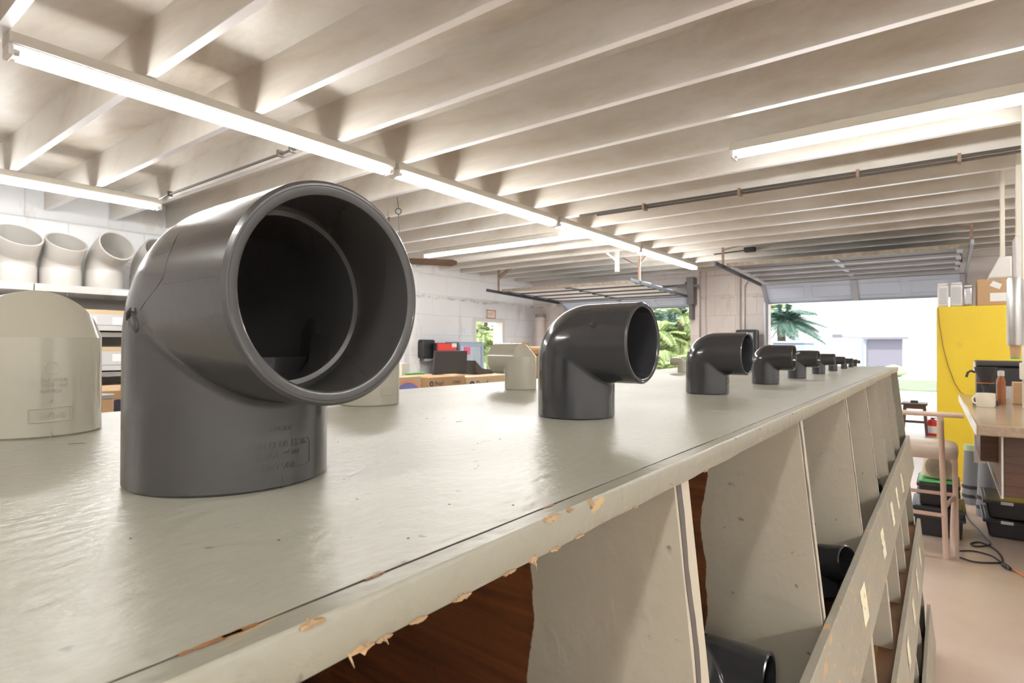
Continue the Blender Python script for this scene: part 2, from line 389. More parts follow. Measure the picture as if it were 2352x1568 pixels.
# lettering faces the camera side: direction from hub centre to camera
def camang(px, cx, cy, R):
    d = at(px, 1000, Z=HT); best = None
    for i in range(720):
        a = -pi + 2 * pi * i / 720
        p = V((cx + R * cos(a), cy + R * sin(a), HT + .03)); w = p - CAM
        if w.x * cos(a) + w.y * sin(a) > 0: continue
        x = 1176 + FPX * w.dot(_r) / w.dot(_f)
        if best is None or abs(x - px) < best[0]: best = (abs(x - px), a)
    return best[1]
def hubz(px, py, cx, cy, R):
    a = camang(px, cx, cy, R); p = V((cx + R * cos(a), cy + R * sin(a), HT)); w = p - CAM
    dep = w.dot(_f); zz = dep * (784 - py) / FPX
    for it in range(30):
        p.z = HT + .05 if it == 0 else p.z
        w = p - CAM; y = 784 - FPX * w.dot(_u) / w.dot(_f); p.z += (y - py) / FPX * w.dot(_f)
    return a, p.z - HT
def hub_text(mb, s, px, py, size, cx, cy, R, rz=0, ext=.0004):
    a, z = hubz(px, py, cx, cy, R); wrap_text(mb, s, size, ext, R, a - rz, z)
C1 = (-.4182, .2110, .0671)
t = MB()
hub_text(t, '806-040', 644, 1070, .0070, *C1, rz=-.0098)
hub_text(t, 'PVC1', 614, 1048, .0070, *C1, rz=-.0098)
hub_text(t, 'NSF pw', 670, 1037, .0038, *C1, rz=-.0098)
hub_text(t, 'SCH 80 D2467', 643, 1019, .0069, *C1, rz=-.0098)
hub_text(t, '3GF2A3', 647, 983, .0048, *C1, rz=-.0098)
hz = [hubz(x, y, *C1) for x, y in ((668, 1073), (706, 1062), (710, 1057), (710, 1010), (705, 1003), (676, 1008))]
wrap_line(t, [(a + .0098, z) for a, z in hz], .0671, .00025)
aa, zz = hubz(648, 1108, *C1); wrap_line(t, [(aa + .0098, zz - .004), (aa + .0098, zz + .005)], .0671, .0003)
t.build('raised_lettering', 'pvc_dark_big', e1, smooth=0)
# casting gate scar and flash line on the outside of the bend
def surf_finder(R, L, Rc, loc):
    """points of an elbow's outer skin with their normals, for placing marks on it"""
    S_ = []
    for k in range(180):
        ph = 2 * pi * k / 180; s_ = R * cos(ph); rho = max(Rc + s_, R * .09); rad = V((-cos(ph), sin(ph), 0)); rah = V((0, sin(ph), cos(ph)))
        for i in range(60): S_.append((V((-s_, R * sin(ph), (L - rho) * i / 60)), rad))
        for i in range(31):
            t = pi / 2 * i / 30; S_.append((V((-s_ + rho - rho * cos(t), R * sin(ph), L + s_ - rho + rho * sin(t))), V((-cos(ph) * cos(t), sin(ph), cos(ph) * sin(t)))))
        for i in range(1, 60): S_.append((V((-s_ + rho + (L + s_ - rho) * i / 60, R * sin(ph), L + s_)), rah))
    def find(px, py):
        best = None
        for p, n in S_:
            w = p + V(loc) - CAM
            if w.dot(n) > 0: continue
            d = w.dot(_f); e = (1176 + FPX * w.dot(_r) / d - px) ** 2 + (784 - FPX * w.dot(_u) / d - py) ** 2
            if best is None or e < best[0] - 1 or (abs(e - best[0]) <= 1 and w.length < best[3]): best = (e, p, n, w.length)
        return best[1], best[2]
    return find
fnd = surf_finder(.0671, .126, .030, (-.4182, .2110, HT))
def smooth_pts(P, n=5):
    out = []
    for i in range(len(P) - 1):
        p0, p1, p2, p3 = P[max(i - 1, 0)], P[i], P[i + 1], P[min(i + 2, len(P) - 1)]
        for k in range(n):
            t = k / n; out.append(.5 * ((2 * p1) + (-p0 + p2) * t + (2 * p0 - 5 * p1 + 4 * p2 - p3) * t * t + (-p0 + 3 * p1 - 3 * p2 + p3) * t ** 3))
    return out + [P[-1]]
P = [fnd(x, y) for x, y in ((505, 466), (470, 478), (437, 505), (408, 545), (388, 590), (377, 635), (360, 668), (335, 694), (322, 712))]
g = MB(); g.tube(smooth_pts([p - n * .0001 for p, n in P]), .0003, 6); g.build('mould_flash', 'pvc_dark_big', e1)
P = [fnd(x, y) for x, y in ((378, 656), (420, 648), (460, 642), (496, 634))]
g = MB(); g.tube([p - n * .00015 for p, n in P], .0003, 6); g.build('mould_flash', 'pvc_dark_big', e1)
c0, nn = fnd(309, 738); T = Matrix.Translation(c0) @ nn.to_track_quat('Z', 'Y').to_matrix().to_4x4() @ Matrix.Rotation(.5, 4, 'Z')
g = MB(); g.lathe([(.0001, .0012), (.0052, .0014), (.0066, .0006), (.0070, -.0012)], n=24, T=T @ Matrix.Diagonal((.7, 1.15, 1, 1)))
g.tube([T @ V((-.0045, .004, .0012)), T @ V((.001, .0055, .0022)), T @ V((.0045, .0075, .0012))], [.0006, .0012, .0006], 6)
g.build('casting_gate', 'pvc_dark_big', e1)
# the rest of the gray row
e2 = elbow_thing('pipe_elbow', .0521, .0994, .025, .0070, .046, 'pvc_dark', 'second largest glossy dark gray pipe elbow, standing mid counter with a round gate mark', (-.4032, .6794, HT), -.002, GE, n=96)
p = at(1360, 745, Y=.6794 - .0505); lx, lz = p.x + .4032, p.z - HT
phg = math.acos(max(-1, min(1, (lz - .0994) / .0521)))
def ony(x, ph, off): return V((x, -(.0521 + off) * sin(ph), .0994 + (.0521 + off) * cos(ph)))
c0 = ony(lx, phg, .0001); nn = V((0, -sin(phg), cos(phg))); T = Matrix.Translation(c0) @ nn.to_track_quat('Z', 'Y').to_matrix().to_4x4()
g = MB(); g.lathe([(.0001, .0002), (.0032, .0004), (.0038, .0011), (.0046, .0011), (.0052, -.0012)], n=24, T=T)
P = [ony(lx - .002 * k / 10, phg + .012 * k, .0001) for k in range(1, 28, 3)]; g.tube(P, .0004, 5)
g.build('casting_gate', 'pvc_dark', e2)
e3 = elbow_thing('pipe_elbow', .0419, .0809, .020, .0058, .036, 'pvc_dark', 'third gray pipe elbow back from the front, first behind the gate-marked one', (-.3855, 1.1692, HT), -.045, GE, n=72)
def ribs(par, R):
    r = MB()
    for k in range(5):
        z = .012 + .0055 * k; a = .12 + .02 * (k % 2)
        r.tube([(R * cos(a + u * .05), R * sin(a + u * .05), z) for u in range(-5, 6)], .0009, 6)
    r.build('raised_lettering', 'pvc_dark', par)
ribs(e3, .0419)
e4 = elbow_thing('pipe_elbow', .0326, .0682, .016, .005, .030, 'pvc_dark', 'fourth gray pipe elbow back from the front, pale nick on its side', (-.3659, 1.5597, HT), .019, GE, n=64)
ribs(e4, .0326)
p = at(1832, 811, Y=1.5597 - .030); g = MB(); T = Matrix.Translation(V((p.x + .3659, -.0315, p.z - HT))) @ Matrix.Rotation(pi / 2 * .9, 4, 'X') @ Matrix.Rotation(.4, 4, 'Z') @ Matrix.Diagonal((1.6, .7, 1, 1))
g.lathe([(.0001, .0014), (.0022, .0012), (.0034, -.001)], n=16, T=T); g.build('casting_gate', M['pvc_shelf'], e4)['label'] = 'pale scuffed gate nick'
for R, L, c, rz, n, lab in ((.0256, .0595, (-.3562, 1.9016), -.02, 48, 'fifth gray pipe elbow back from the front, half hidden by the one before'),
                           (.0209, .0512, (-.3531, 2.2531), 0, 40, 'sixth gray pipe elbow back from the front, in a glare from the doorway'),):
    elbow_thing('pipe_elbow', R, L, R * .48, .0042, L * .42, 'pvc_dark', lab, (*c, HT), rz, GE, n=n)
for (px, py, R, L, lab) in ((1913, 852, .0160, .042, 'seventh gray pipe elbow back from the front'), (1938.5, 847, .0127, .034, 'eighth gray pipe elbow back from the front'),
                            (1954, 843.5, .0102, .028, 'ninth gray pipe elbow back from the front'), (1964, 841.2, .0085, .022, 'smallest and farthest gray pipe elbow at the far end')):
    q = at(px, py, Z=HT); d = V((q.x, q.y, 0)).normalized(); q = q + d * R
    elbow_thing('pipe_elbow', R, L, R * .48, .0035, L * .42, 'pvc_dark', lab + ' of the row', (q.x, q.y, HT), 0, GE, n=32)
# cream row along the far edge, mouths pointing away
GW = 'cream pipe elbows along the far edge of the counter'
w1 = elbow_thing('pipe_elbow', .0592, .0945, -.0085, .006, .045, 'pvc_white', 'big cream plastic pipe elbow at the left edge, back turned, raised lettering', (-.79, .1835, HT), pi, GW, chamfer=True, n=120)
CW = (-.79, .1835, .0592); t = MB(); rz = pi
for s_, x, y, sz in (('SPEARS', 115, 953, .0088), ('406-040', 118, 897, .0056), ('PVC-1 SCH 40', 112, 883, .0052), ('D2466  NSF PW', 112, 872, .0048), ('V', 119, 918, .005)):
    a, z = hubz(x, y, *CW); wrap_text(t, s_, sz, .0005, .0592, a - rz, z)
for k0, k1 in (((64, 941), (164, 931)), ((64, 972), (164, 963)), ((64, 941), (64, 972)), ((164, 931), (164, 963)), ((117, 990), (117, 1003))):
    a0, z0 = hubz(*k0, *CW); a1, z1 = hubz(*k1, *CW); wrap_line(t, [(a0 - rz, z0), (a1 - rz, z1)], .0592, .0006)
a, z = hubz(118, 845, *CW); wrap_line(t, [(a - rz + .10 * cos(u * pi / 12), z + .0062 * sin(u * pi / 12)) for u in range(25)], .0592, .0003, n=2)
t.build('raised_lettering', 'pvc_white', w1, smooth=0)
q = at(917, 926, Z=HT); w2 = elbow_thing('pipe_elbow', .0475, .080, -.006, .0055, .038, 'pvc_white', 'cream pipe elbow mostly hidden behind the largest gray elbow', (q.x - .0475 * .666, q.y - .0475 * .745, HT), pi, GW, chamfer=True, n=80)
t = MB(); CW2 = (w2.location.x, w2.location.y, .0475)
for k0, k1 in (((876, 892), (904, 890)), ((876, 908), (904, 906)), ((904, 890), (904, 906)), ((876, 892), (876, 908))):
    a0, z0 = hubz(*k0, *CW2); a1, z1 = hubz(*k1, *CW2); wrap_line(t, [(a0 - rz, z0), (a1 - rz, z1)], .0475, .0005)
t.build('raised_lettering', 'pvc_white', w2, smooth=0)
elbow_thing('pipe_elbow', .0348, .0667, -.005, .0045, .030, 'pvc_white', 'cream pipe elbow seen side-on left of the second gray elbow, chamfered back', (-.7476, 1.020, HT), pi, GW, chamfer=True, n=72)
elbow_thing('pipe_elbow', .0140, .0390, -.002, .003, .015, 'pvc_white', 'tiny cream pipe elbow beside the foliage doorway, between second and third gray elbows', (-.775, 2.063, HT), pi, GW, chamfer=True, n=32)

# ------------------------------------------------------------------ the bin rack (counter)
XE, XB, YE, Y0 = -.175, -.945, 3.285, -1.1
rack = empty('bin_rack', (-.5, 1.1, 0), 'long painted plywood bin rack with chipped counter top and sloping rows of bins', 'counter')
top = MB(); top.box(XB, XE - .0135, Y0, YE, HT - .0195, HT); top.build('counter_top', 'top_paint', rack, bevel=.0002)
# nosing strip: chipped, slightly lifted
def nosing():
    mb = MB(); n = 1100; rings = []
    for i in range(n + 1):
        y = Y0 + (YE - Y0) * i / n
        j = lambda k, sc=30, a=1: a * noise.noise(V((k * 7.3, y * sc, k * 2.1)))
        lift = .0004 * j(1, 4) ; xo = .0006 * j(2, 9) + .0003 * j(3, 60)
        ch = max(0, j(4, 7) - .42) * .011 + max(0, j(5, 40) - .5) * .003     # torn lower edge
        ct = max(0, j(6, 8) - .5) * .010                                    # torn upper edge
        zt = HT + lift; zb = HT - .0195 - .0012 * j(7, 14) + ch
        x0, x1 = XE - .0134 + .0003 * max(0, j(8, 25)), XE + xo
        rings.append([V((x0, y, zb)), V((x1 - .0008 - ch * .5, y, zb)), V((x1, y, zb + .0016)), V((x1, y, zt - .002 - ct)), V((x1 - .0016 - ct, y, zt)), V((x0 + .001, y, zt)), V((x0, y, zt - .0012))])
    mb.rings(rings, cap=True); return mb
nosing().build('edge_strip', 'edge_paint', rack, smooth=40)
sm = MB(); rings = []
for i in range(1401):
    y = -.2 + (YE + .2) * i / 1400; n_ = noise.noise(V((y * 5, 1, 2))) ; w = max(.00002, .00022 + .0009 * n_ + .0004 * noise.noise(V((y * 70, 3, 1)))); x = XE - .0131 + .0004 * noise.noise(V((y * 9, 7, 1))) + .0003 * noise.noise(V((y * 60, 5, 1)))
    rings.append([V((x - w, y, HT + .00006)), V((x + w, y, HT + .00006)), V((x + w, y, HT - .001)), V((x - w, y, HT - .001))])
sm.rings(rings, cap=True); sm.build('edge_seam', 'crack', rack, smooth=0)
sp = MB()   # torn splinters of bare wood on the edge
random.seed(3)
def splinter(y, z, w, h, d=.0012, x=XE):
    sp = MB()
    n = 7; up_ = [V((x + .0003 + d * random.random(), y + w * (i / n - .5), z + h * (.3 + .7 * random.random()) * sin(pi * (i + .5) / (n + 1)))) for i in range(n + 1)]
    dn = [V((x + .0003 + d * random.random() * .6, y + w * (i / n - .5), z - h * (.2 + .8 * random.random()) * sin(pi * (i + .5) / (n + 1)))) for i in range(n + 1)]
    poly = up_ + dn[::-1]; bk = [V((x - .002, p.y, p.z)) for p in poly]; m_ = len(poly)
    sp.add(poly + bk, [tuple(range(m_)), tuple(range(m_, 2 * m_))[::-1]] + [(i, (i + 1) % m_, m_ + (i + 1) % m_, m_ + i) for i in range(m_)])
    sp.build('wood_splinter', 'rawwood', rack, smooth=0)
for px, py, w, h in ((718, 1432, .010, .0022), (1270, 1186, .016, .0024), (1358, 1158, .003, .0045), (1310, 1172, .006, .0018), (1690, 1008, .004, .0012), (1745, 985, .004, .001), (1820, 950, .004, .001)):
    q = at(px, py, X=XE); splinter(q.y, min(q.z, HT - .001), w, h)
for px, w, h in ((830, .012, .0028), (880, .008, .002), (960, .010, .0016), (1060, .012, .0022), (1170, .010, .0016), (1225, .006, .003), (1275, .010, .0018), (1330, .010, .0012), (1460, .008, .0010), (1620, .010, .0012)):
    q = at(px, 1568 - (px - 720) * .50, X=XE); splinter(q.y, HT - .0190, w, h)
for y_, h_ in ((at(1225, 1290, X=XE).y, .006), (at(800, 1500, X=XE).y, .005), (at(880, 1370, X=XE).y, .003)):
    sp = MB(); sp.tube([(XE, y_, HT - .018), (XE + .0015, y_ + .0006, HT - .018 - h_ * .6), (XE + .001, y_ + .002, HT - .019 - h_)], [.0006, .0004, .0001], 6); sp.build('wood_splinter', 'rawwood', rack, smooth=0)
for x_, y_, w in ((500, 1482, .020), (560, 1450, .012), (830, 1310, .010), (1290, 1168, .012)):
    q = at(x_, y_, Z=HT + .0002); mb = MB(); n = 10
    A = [V((XE - .0138 + .0006 * random.random(), q.y + w * (i / n - .5), HT + .00012)) for i in range(n + 1)]
    B = [V((XE - .0118 + .0012 * random.random() - .0012 * abs(i / n - .5), q.y + w * (i / n - .5), HT + .00012)) for i in range(n + 1)]
    mb.add(A + B[::-1], [tuple(range(2 * n + 2))]); mb.build('bare_wood_strip', 'orangeply', rack, smooth=0)
# dents and dark scratches in the paint of the top
for px, py, r1, r2 in ((865, 1316, .0022, .0010), (927, 1290, .0020, .0009)):
    q = at(px, py, Z=HT); dn = MB(); dn.add([V((q.x + r2 * cos(a), q.y + r1 * sin(a), HT + .00025)) for a in [2 * pi * i / 12 for i in range(12)]], [tuple(range(12))]); dn.build('paint_dent', 'dent', rack, smooth=0)
for px, py, ln, an in ((1053, 968, .008, .3), (1097, 1018, .0015, 0), (1098, 1070, .001, 0), (820, 1146, .001, .4), (1178, 1160, .0012, 0), (937, 1236, .0012, 0), (776, 1015, .001, 0), (790, 1100, .001, 0), (1032, 1158, .001, .5),
                       (175, 1018, .012, .2), (640, 1240, .0011, 0), (300, 1236, .001, .3), (980, 961, .004, .2), (1147, 1008, .003, .2)):
    q = at(px, py, Z=HT); dn = MB(); dn.beam(q + V((-.3 * ln * sin(an), -ln / 2, .0001)), q + V((.3 * ln, ln / 2, .0001)), .0006, .0003); dn.build('paint_scratch', 'crack', rack, smooth=0)
# front profile of the bins, from under the top down to the floor
FR = [(-.180, HT - .0195), (-.146, .984), (-.118, .830), (-.103, .600), (-.078, .400), (-.062, .200), (-.040, 0)]
DY = [-.55, -.045, .462, .968, 1.478, 1.882, 2.232, 2.545, 2.852]
for i, y in enumerate(DY):
    mb = MB(); th = .033 if i < 6 else .028
    prof = [(x - .0135 if k in (1, 3, 5) or k == 2 else x - .002, z) for k, (x, z) in enumerate(FR)]
    poly = [(XB + .02, HT - .0197), (FR[0][0], HT - .0197), (-.1475, .984), (-.1375, .84), (-.1180, .62), (-.1020, .41), (-.078, .21), (-.070, 0), (XB + .02, 0)]
    poly = [(poly[j][0], poly[j][1]) for j in range(len(poly))]
    mb.prism(poly, 1, y, y + th)
    dv = mb.build('divider', 'divider_paint', rack, smooth=0)
    # worn plies on the front edge
    ed = MB(); n = 60; rings = []
    for k in range(n + 1):
        u = k / n; z = (HT - .0197) + (.984 - HT + .0197) * u; x = -.180 + (.0325) * u
        w = .0006 * noise.noise(V((y * 9, z * 60, 1))); a = y + th * (.16 + .14 * noise.noise(V((y * 5, z * 14, 3)))); b = a + th * .27 + .0035 * noise.noise(V((y, z * 40, 9)))
        rings.append([V((x - .001, a, z)), V((x + .0008 + w, a, z)), V((x + .0008 + w, b, z)), V((x - .001, b, z))])
    ed.rings(rings, cap=True); ed.build('worn_plies', 'ply', dv, smooth=0)
mb = MB(); mb.box(XB, XB + .018, Y0, YE, 0, HT - .0197); mb.build('back_panel', 'brown', rack)
for y in (Y0, YE - .018):
    mb = MB(); mb.prism([(XB + .019, HT - .0198), (FR[0][0], HT - .0198), (-.1475, .984), (-.1375, .84), (-.1180, .62), (-.1020, .41), (-.078, .21), (-.070, 0), (XB + .019, 0)], 1, y, y + .018)
    mb.build('end_panel', 'lip_face', rack, smooth=0)
def lip(xt, zt, xb, zb, th=.0125, wob=.0008, name='lip_board', seed=0):
    mb = MB(); n = 700; rings = []
    for i in range(n + 1):
        y = Y0 + (YE - Y0) * i / n; j = lambda k, sc: noise.noise(V((k * 3.7 + seed, y * sc, k)))
        ch = max(0, j(1, 9) - .40) * .012; ch2 = max(0, j(2, 11) - .45) * .010; w = wob * j(3, 6)
        rings.append([V((xb - th, y, zb)), V((xt - th, y, zt - ch2 + w - .001)), V((xt - th + .001, y, zt + w)), V((xt - .001 - ch * .5, y, zt + w - ch * .15)), V((xt, y, zt + w - .0012 - ch)), V((xb, y, zb))])
    mb.rings(rings, cap=True); return mb.build(name, 'lip_paint', rack, smooth=30)
l1 = lip(-.133, .984, -.114, .835)
l2 = lip(-.092, .60, -.074, .42, seed=11)
l3 = lip(-.055, .21, -.034, .03, seed=23)
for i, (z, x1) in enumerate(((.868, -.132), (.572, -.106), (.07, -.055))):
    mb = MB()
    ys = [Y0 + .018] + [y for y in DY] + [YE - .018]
    mb.box(XB + .02, x1, Y0 + .018, YE - .018, z - .012, z); fo = mb.build('bin_floor', 'brown' if i != 1 else 'orangeply', rack)  # upper floor coloured brown to deepen the shade behind the lip
    if i == 1: MB().box(x1, x1 + .003, Y0 + .018, YE - .018, z - .012, z + .002).build('front_edge', 'rawwood', fo)
def lip_at(l, px, py):   # point on the outer face of lip 1
    return at(px, py, X=l)
for k, (x0, y0, x1, y1) in enumerate(((1972, 1420, 1996, 1360), (2022, 1240, 2034, 1205), (2046, 1150, 2053, 1128), (2058, 1090, 2063, 1072), (2070, 1055, 2073, 1044))):
    a, b = at(x0, y0, X=-.124), at(x1, y1, X=-.124); yc = (a.y + b.y) / 2; w = [.075, .07, .07, .06, .06][k]
    mb = MB(); xt, zt, xb, zb = -.1275 + .0004, .942, -.1190 + .0004, .872
    mb.add([V((xt, yc - w / 2, zt)), V((xt, yc + w / 2, zt - .003)), V((xb, yc + w / 2, zb)), V((xb, yc - w / 2 + .004, zb + .004))], [(0, 1, 2, 3)])
    mb.add([V((xt - .0006, yc - w / 2, zt)), V((xt - .0006, yc + w / 2, zt - .003)), V((xb - .0006, yc + w / 2, zb)), V((xb - .0006, yc - w / 2 + .004, zb + .004))], [(0, 1, 2, 3)])
    o = mb.build('price_label', 'label_paper', l1, smooth=0)
for yc in (1.15, 1.62, 2.0, 2.33, 2.64, 2.95):
    mb = MB(); mb.add([V((-.0868, yc - .035, .56)), V((-.0868, yc + .035, .56)), V((-.0792, yc + .035, .485)), V((-.0792, yc - .035, .485))], [(0, 1, 2, 3)])
    mb.build('price_label', 'label_paper', l2, smooth=0)
# elbows lying in the bins
def lying(R, L, c, eul, label, m='pvc_dark'):
    mb = elbow90(R, L, R * .48, R * .13, L * .4, 56); o = mb.build('pipe_elbow', m, None, smooth=28)
    o.location = c; o.rotation_euler = eul; return tag(o, label, 'pipe elbow', 'gray pipe elbows lying in the bins')
# standing elbow has its base leg along -Z; roll it about X so that leg points to -Y
b1 = lying(.0521, .0994, (-.290, .845 - .0994, .9225), (-pi / 2, 0, .04), 'matte gray pipe elbow lying in the second bin, mouth toward the aisle', 'pvc_dark')
t = MB()
for k in range(3):
    vs, fs = text_verts(('SCH 80', 'PVC1', '806-030')[k], .007, .0006)
    t.add([V(((.0521 + p.z) * cos(pi * .5 + (p.y + .01 - k * .012) / .0521), (.0521 + p.z) * sin(pi * .5 + (p.y + .01 - k * .012) / .0521), .028 + p.x)) for p in vs], fs)
t.build('raised_lettering', 'pvc_shelf', b1, smooth=0)
lying(.0419, .0809, (-.272, 1.205, .914), (-pi / 2, .0, .5), 'shiny gray pipe elbow lying low in the third bin')
lying(.0360, .0660, (-.204, 1.362, .880), (.0, -.22, -.35), 'shiny gray pipe elbow tipped up with dark mouth in the third bin')
lying(.0256, .0595, (-.20, 2.125, .895), (.0, -.3, .3), 'small dark pipe elbow showing above the lip of the fifth bin')
lying(.0326, .0682, (-.25, 1.99, .905), (-pi / 2, 0, .2), 'small gray pipe elbow at the bottom of the fifth bin')

# ------------------------------------------------------------------ room shell
ZJ, ZD = 2.94, 3.24
XL, XR, YW, YB = -8.2, 4.8, 11.7, -6.0
def S(o): o['kind'] = 'structure'; return o
S(MB().box(XL - .3, XR + .2, YB - .2, YW + .2, -.1, 0).build('floor', 'floor'))
ceil = S(MB().box(XL - .3, XR + .2, YB - .2, YW + .25, ZD, ZD + .1).build('ceiling', 'deck')); ceil['_o'] = (0, 0, 0)
jy = [1.33 + .641 * k for k in range(-3, 17)]
jb = None
for y in jy:
    if y > YW - .1: continue
    if jb is None:
        mb = MB(); mb.box(XL, XR, 0, .006, ZJ, ZD); j0 = mb.build('joist', 'steel_joist', ceil, smooth=0)
        fl = MB(); fl.box(XL, XR, -.001, .048, ZJ - .002, ZJ + .002).box(XL, XR, .045, .048, ZJ, ZJ + .02)
        f0 = fl.build('joist_flange', 'joist_flange', j0, smooth=0); j0.location = (0, y, 0); jb = j0; fb = f0
    else:
        j = jb.copy(); COL.objects.link(j); j.parent = ceil; j.location = (0, y, 0)
        f = fb.copy(); COL.objects.link(f); f.parent = j
# left wall with exit doorway
DL0, DL1, DLZ = 9.48, 10.49, 1.96
lw = MB(); lw.box(XL - .2, XL, YB, DL0, 0, ZJ - .03).box(XL - .2, XL, DL1, YW, 0, ZJ - .03).box(XL - .2, XL, DL0, DL1, DLZ, ZJ - .03).box(XL - .2, XL - .001, YB, YW + .2, ZJ - .03, ZD)
S(lw.build('wall_left', 'wall_left', smooth=0))
# end wall with two garage openings
A0, A1, B0, B1, OZ = -7.14, -4.18, -2.69, .22, 2.62
ew = MB(); ew.box(XL - .2, A0, YW, YW + .2, 0, ZD).box(A1, B0, YW, YW + .2, 0, ZD).box(B1, XR, YW, YW + .2, 0, ZD)
ew.box(A0, A1, YW, YW + .2, 2.40, ZD).box(B0, B1, YW, YW + .2, 2.46, ZD)
S(ew.build('wall_back', 'wall_end', smooth=0))
S(MB().box(XR, XR + .2, YB, YW, 0, ZD).build('wall_right', 'wall_left', smooth=0))
S(MB().box(XL, XR, YB - .2, YB, 0, ZD).build('wall_front', 'wall_left', smooth=0))
S(MB().box(XL - .1, XL + .13, 7.45, 7.72, 0, ZJ - .05).build('trim_1', 'wall_left', smooth=0))
pil = MB(); pil.box(A1 + .02, A1 + .20, YW - .12, YW, 0, ZD - .01); S(pil.build('trim_2', 'wall_end', smooth=0))
# door frame of side exit
d3 = S(empty('door_1', (XL, 10, 0), None, None))
fr = MB(); fr.box(XL - .2, XL + .02, DL0 - .03, DL0 + .04, 0, DLZ + .05).box(XL - .2, XL + .02, DL1 - .04, DL1 + .05, 0, DLZ + .05).box(XL - .195, XL + .017, DL0 + .03, DL1 - .03, DLZ - .02, DLZ + .047)
fr.build('door_frame', 'paintwhite', d3); MB().beam((XL - .21, DL1 + .03, DLZ / 2), (XL - .95, DL1 + .85, DLZ / 2), .04, DLZ - .06).build('door_leaf', 'paintwhite', d3)

def garage_door(n, x0, x1, zt, dark, label_kind):
    d = S(empty('door_%d' % n, ((x0 + x1) / 2, YW, 0), None, None))
    ypiv = YW - .42; ztop = zt
    # vertical/tilted bottom section hanging below the header
    zb, yb = 2.225, YW - .03
    a = V((0, yb, zb)); b = V((0, ypiv + .06, ztop - .05)); w = x1 - x0 + .08
    nrm = V((0, (b - a).z, -(b - a).y)).normalized() * -1     # toward room
    def quad(mb, u0, u1, v0, v1, off0, off1):
        P = []
        for off in (off0, off1):
            for u, v in ((u0, v0), (u1, v0), (u1, v1), (u0, v1)):
                p = a.lerp(b, v) - nrm * off if False else a.lerp(b, v) + V((0, -abs(nrm.y), -abs(nrm.z) * .3)).normalized() * off
                P.append(V((x0 - .04 + w * u, p.y, p.z)))
        mb.add(P, [(0, 1, 2, 3), (7, 6, 5, 4), (0, 4, 5, 1), (1, 5, 6, 2), (2, 6, 7, 3), (3, 7, 4, 0)])
    sec = MB(); quad(sec, 0, 1, 0, 1, -.04, 0); so = sec.build('door_section', 'doorpanel', d, smooth=0)
    pm = MB()
    for k in range(4):
        u0, u1 = .03 + k * .243, .03 + k * .243 + .205
        for (c0, c1, v0, v1) in ((u0, u1, .2, .225), (u0, u1, .78, .8), (u0, u0 + .006, .2, .8), (u1 - .006, u1, .2, .8)): quad(pm, c0, c1, v0, v1, 0, .008)
    pm.build('panel_moulding', 'doorpanel', so, smooth=0)
    st = MB(); quad(st, .485, .515, 0, 1, .0, .03); quad(st, 0, .022, 0, 1, 0, .03); quad(st, .978, 1, 0, 1, 0, .03); quad(st, 0, 1, -.03, .03, -.02, .02)
    st.build('stile', 'galv', so, smooth=0)
    # horizontal sections overhead
    ys = [ypiv - .52 * k for k in range(5)]
    for k in range(4):
        y1, y0 = ys[k] - .012, ys[k + 1] + .012; z0 = ztop + .018 * k
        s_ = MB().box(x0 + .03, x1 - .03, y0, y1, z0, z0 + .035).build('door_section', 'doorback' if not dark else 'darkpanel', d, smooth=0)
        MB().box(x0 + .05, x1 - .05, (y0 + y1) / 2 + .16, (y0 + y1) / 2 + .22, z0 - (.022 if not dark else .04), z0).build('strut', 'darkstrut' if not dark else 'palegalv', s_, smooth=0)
        hg = MB()
        for xx in (x0 + .06, (x0 + x1) / 2, x1 - .06): hg.box(xx - .03, xx + .03, y0 - .03, y1 - .01, z0 - .012, z0).box(xx - .025, xx + .025, y0 - .05, y0 + .03, z0 - .024, z0 - .01)
        hg.build('hinge', 'galv' if dark else 'blacktrack', s_, smooth=0)
    MB().box(x0 - .02, x1 + .02, ys[4] - .08, ys[4] - .02, ztop + .045, ztop + .10).build('top_rail', 'board', d, smooth=0)
    for sx, xx in ((-1, x0 - .05), (1, x1 + .05)):
        P = [(xx, YW - .06, .02), (xx, YW - .06, ztop - .35)] + [(xx, YW - .06 - .33 * (1 - cos(t)), ztop - .35 + .31 * sin(t)) for t in [pi / 2 * i / 8 for i in range(1, 9)]]
        vt = MB()
        for p_, q_ in zip(P, P[1:]): vt.beam(p_, q_, .05, .035, (1, 0, 0))
        vt.build('vertical_track', 'galv', d, smooth=0)
        MB().beam((xx, YW - .38, ztop - .04), (xx, 8.68, ztop + .05), .03, .055).build('horizontal_track', 'blacktrack' if sx < 0 or not dark else 'galv', d, smooth=0)
        hb = MB().beam((xx, 9.05, ztop + .02), (xx, 9.05, ZD), .03).beam((xx, 9.05, ztop + .35), (xx + (.0), 9.45, ZJ + .1), .025); hb.beam((xx, 9.05, ztop + .3), (xx - .35 * sx, 9.05, ZJ + .02), .022)
        hb.build('track_hanger', 'rust', d, smooth=0)
    # torsion shaft over the header
    MB().tube([(x0, YW - .12, ztop + .22), (x1, YW - .12, ztop + .22)], .018, 8).build('torsion_shaft', 'darkstrut', d)
    dr = MB()
    for xx in (x0 + .03, x1 - .03): dr.tube([(xx - .04, YW - .12, ztop + .22), (xx + .04, YW - .12, ztop + .22)], .07, 14)
    dr.build('cable_drum', 'blacktrack', d)
    return d
garage_door(2, A0, A1, 2.45, False, 0)
garage_door(3, B0, B1, 2.60, True, 0)
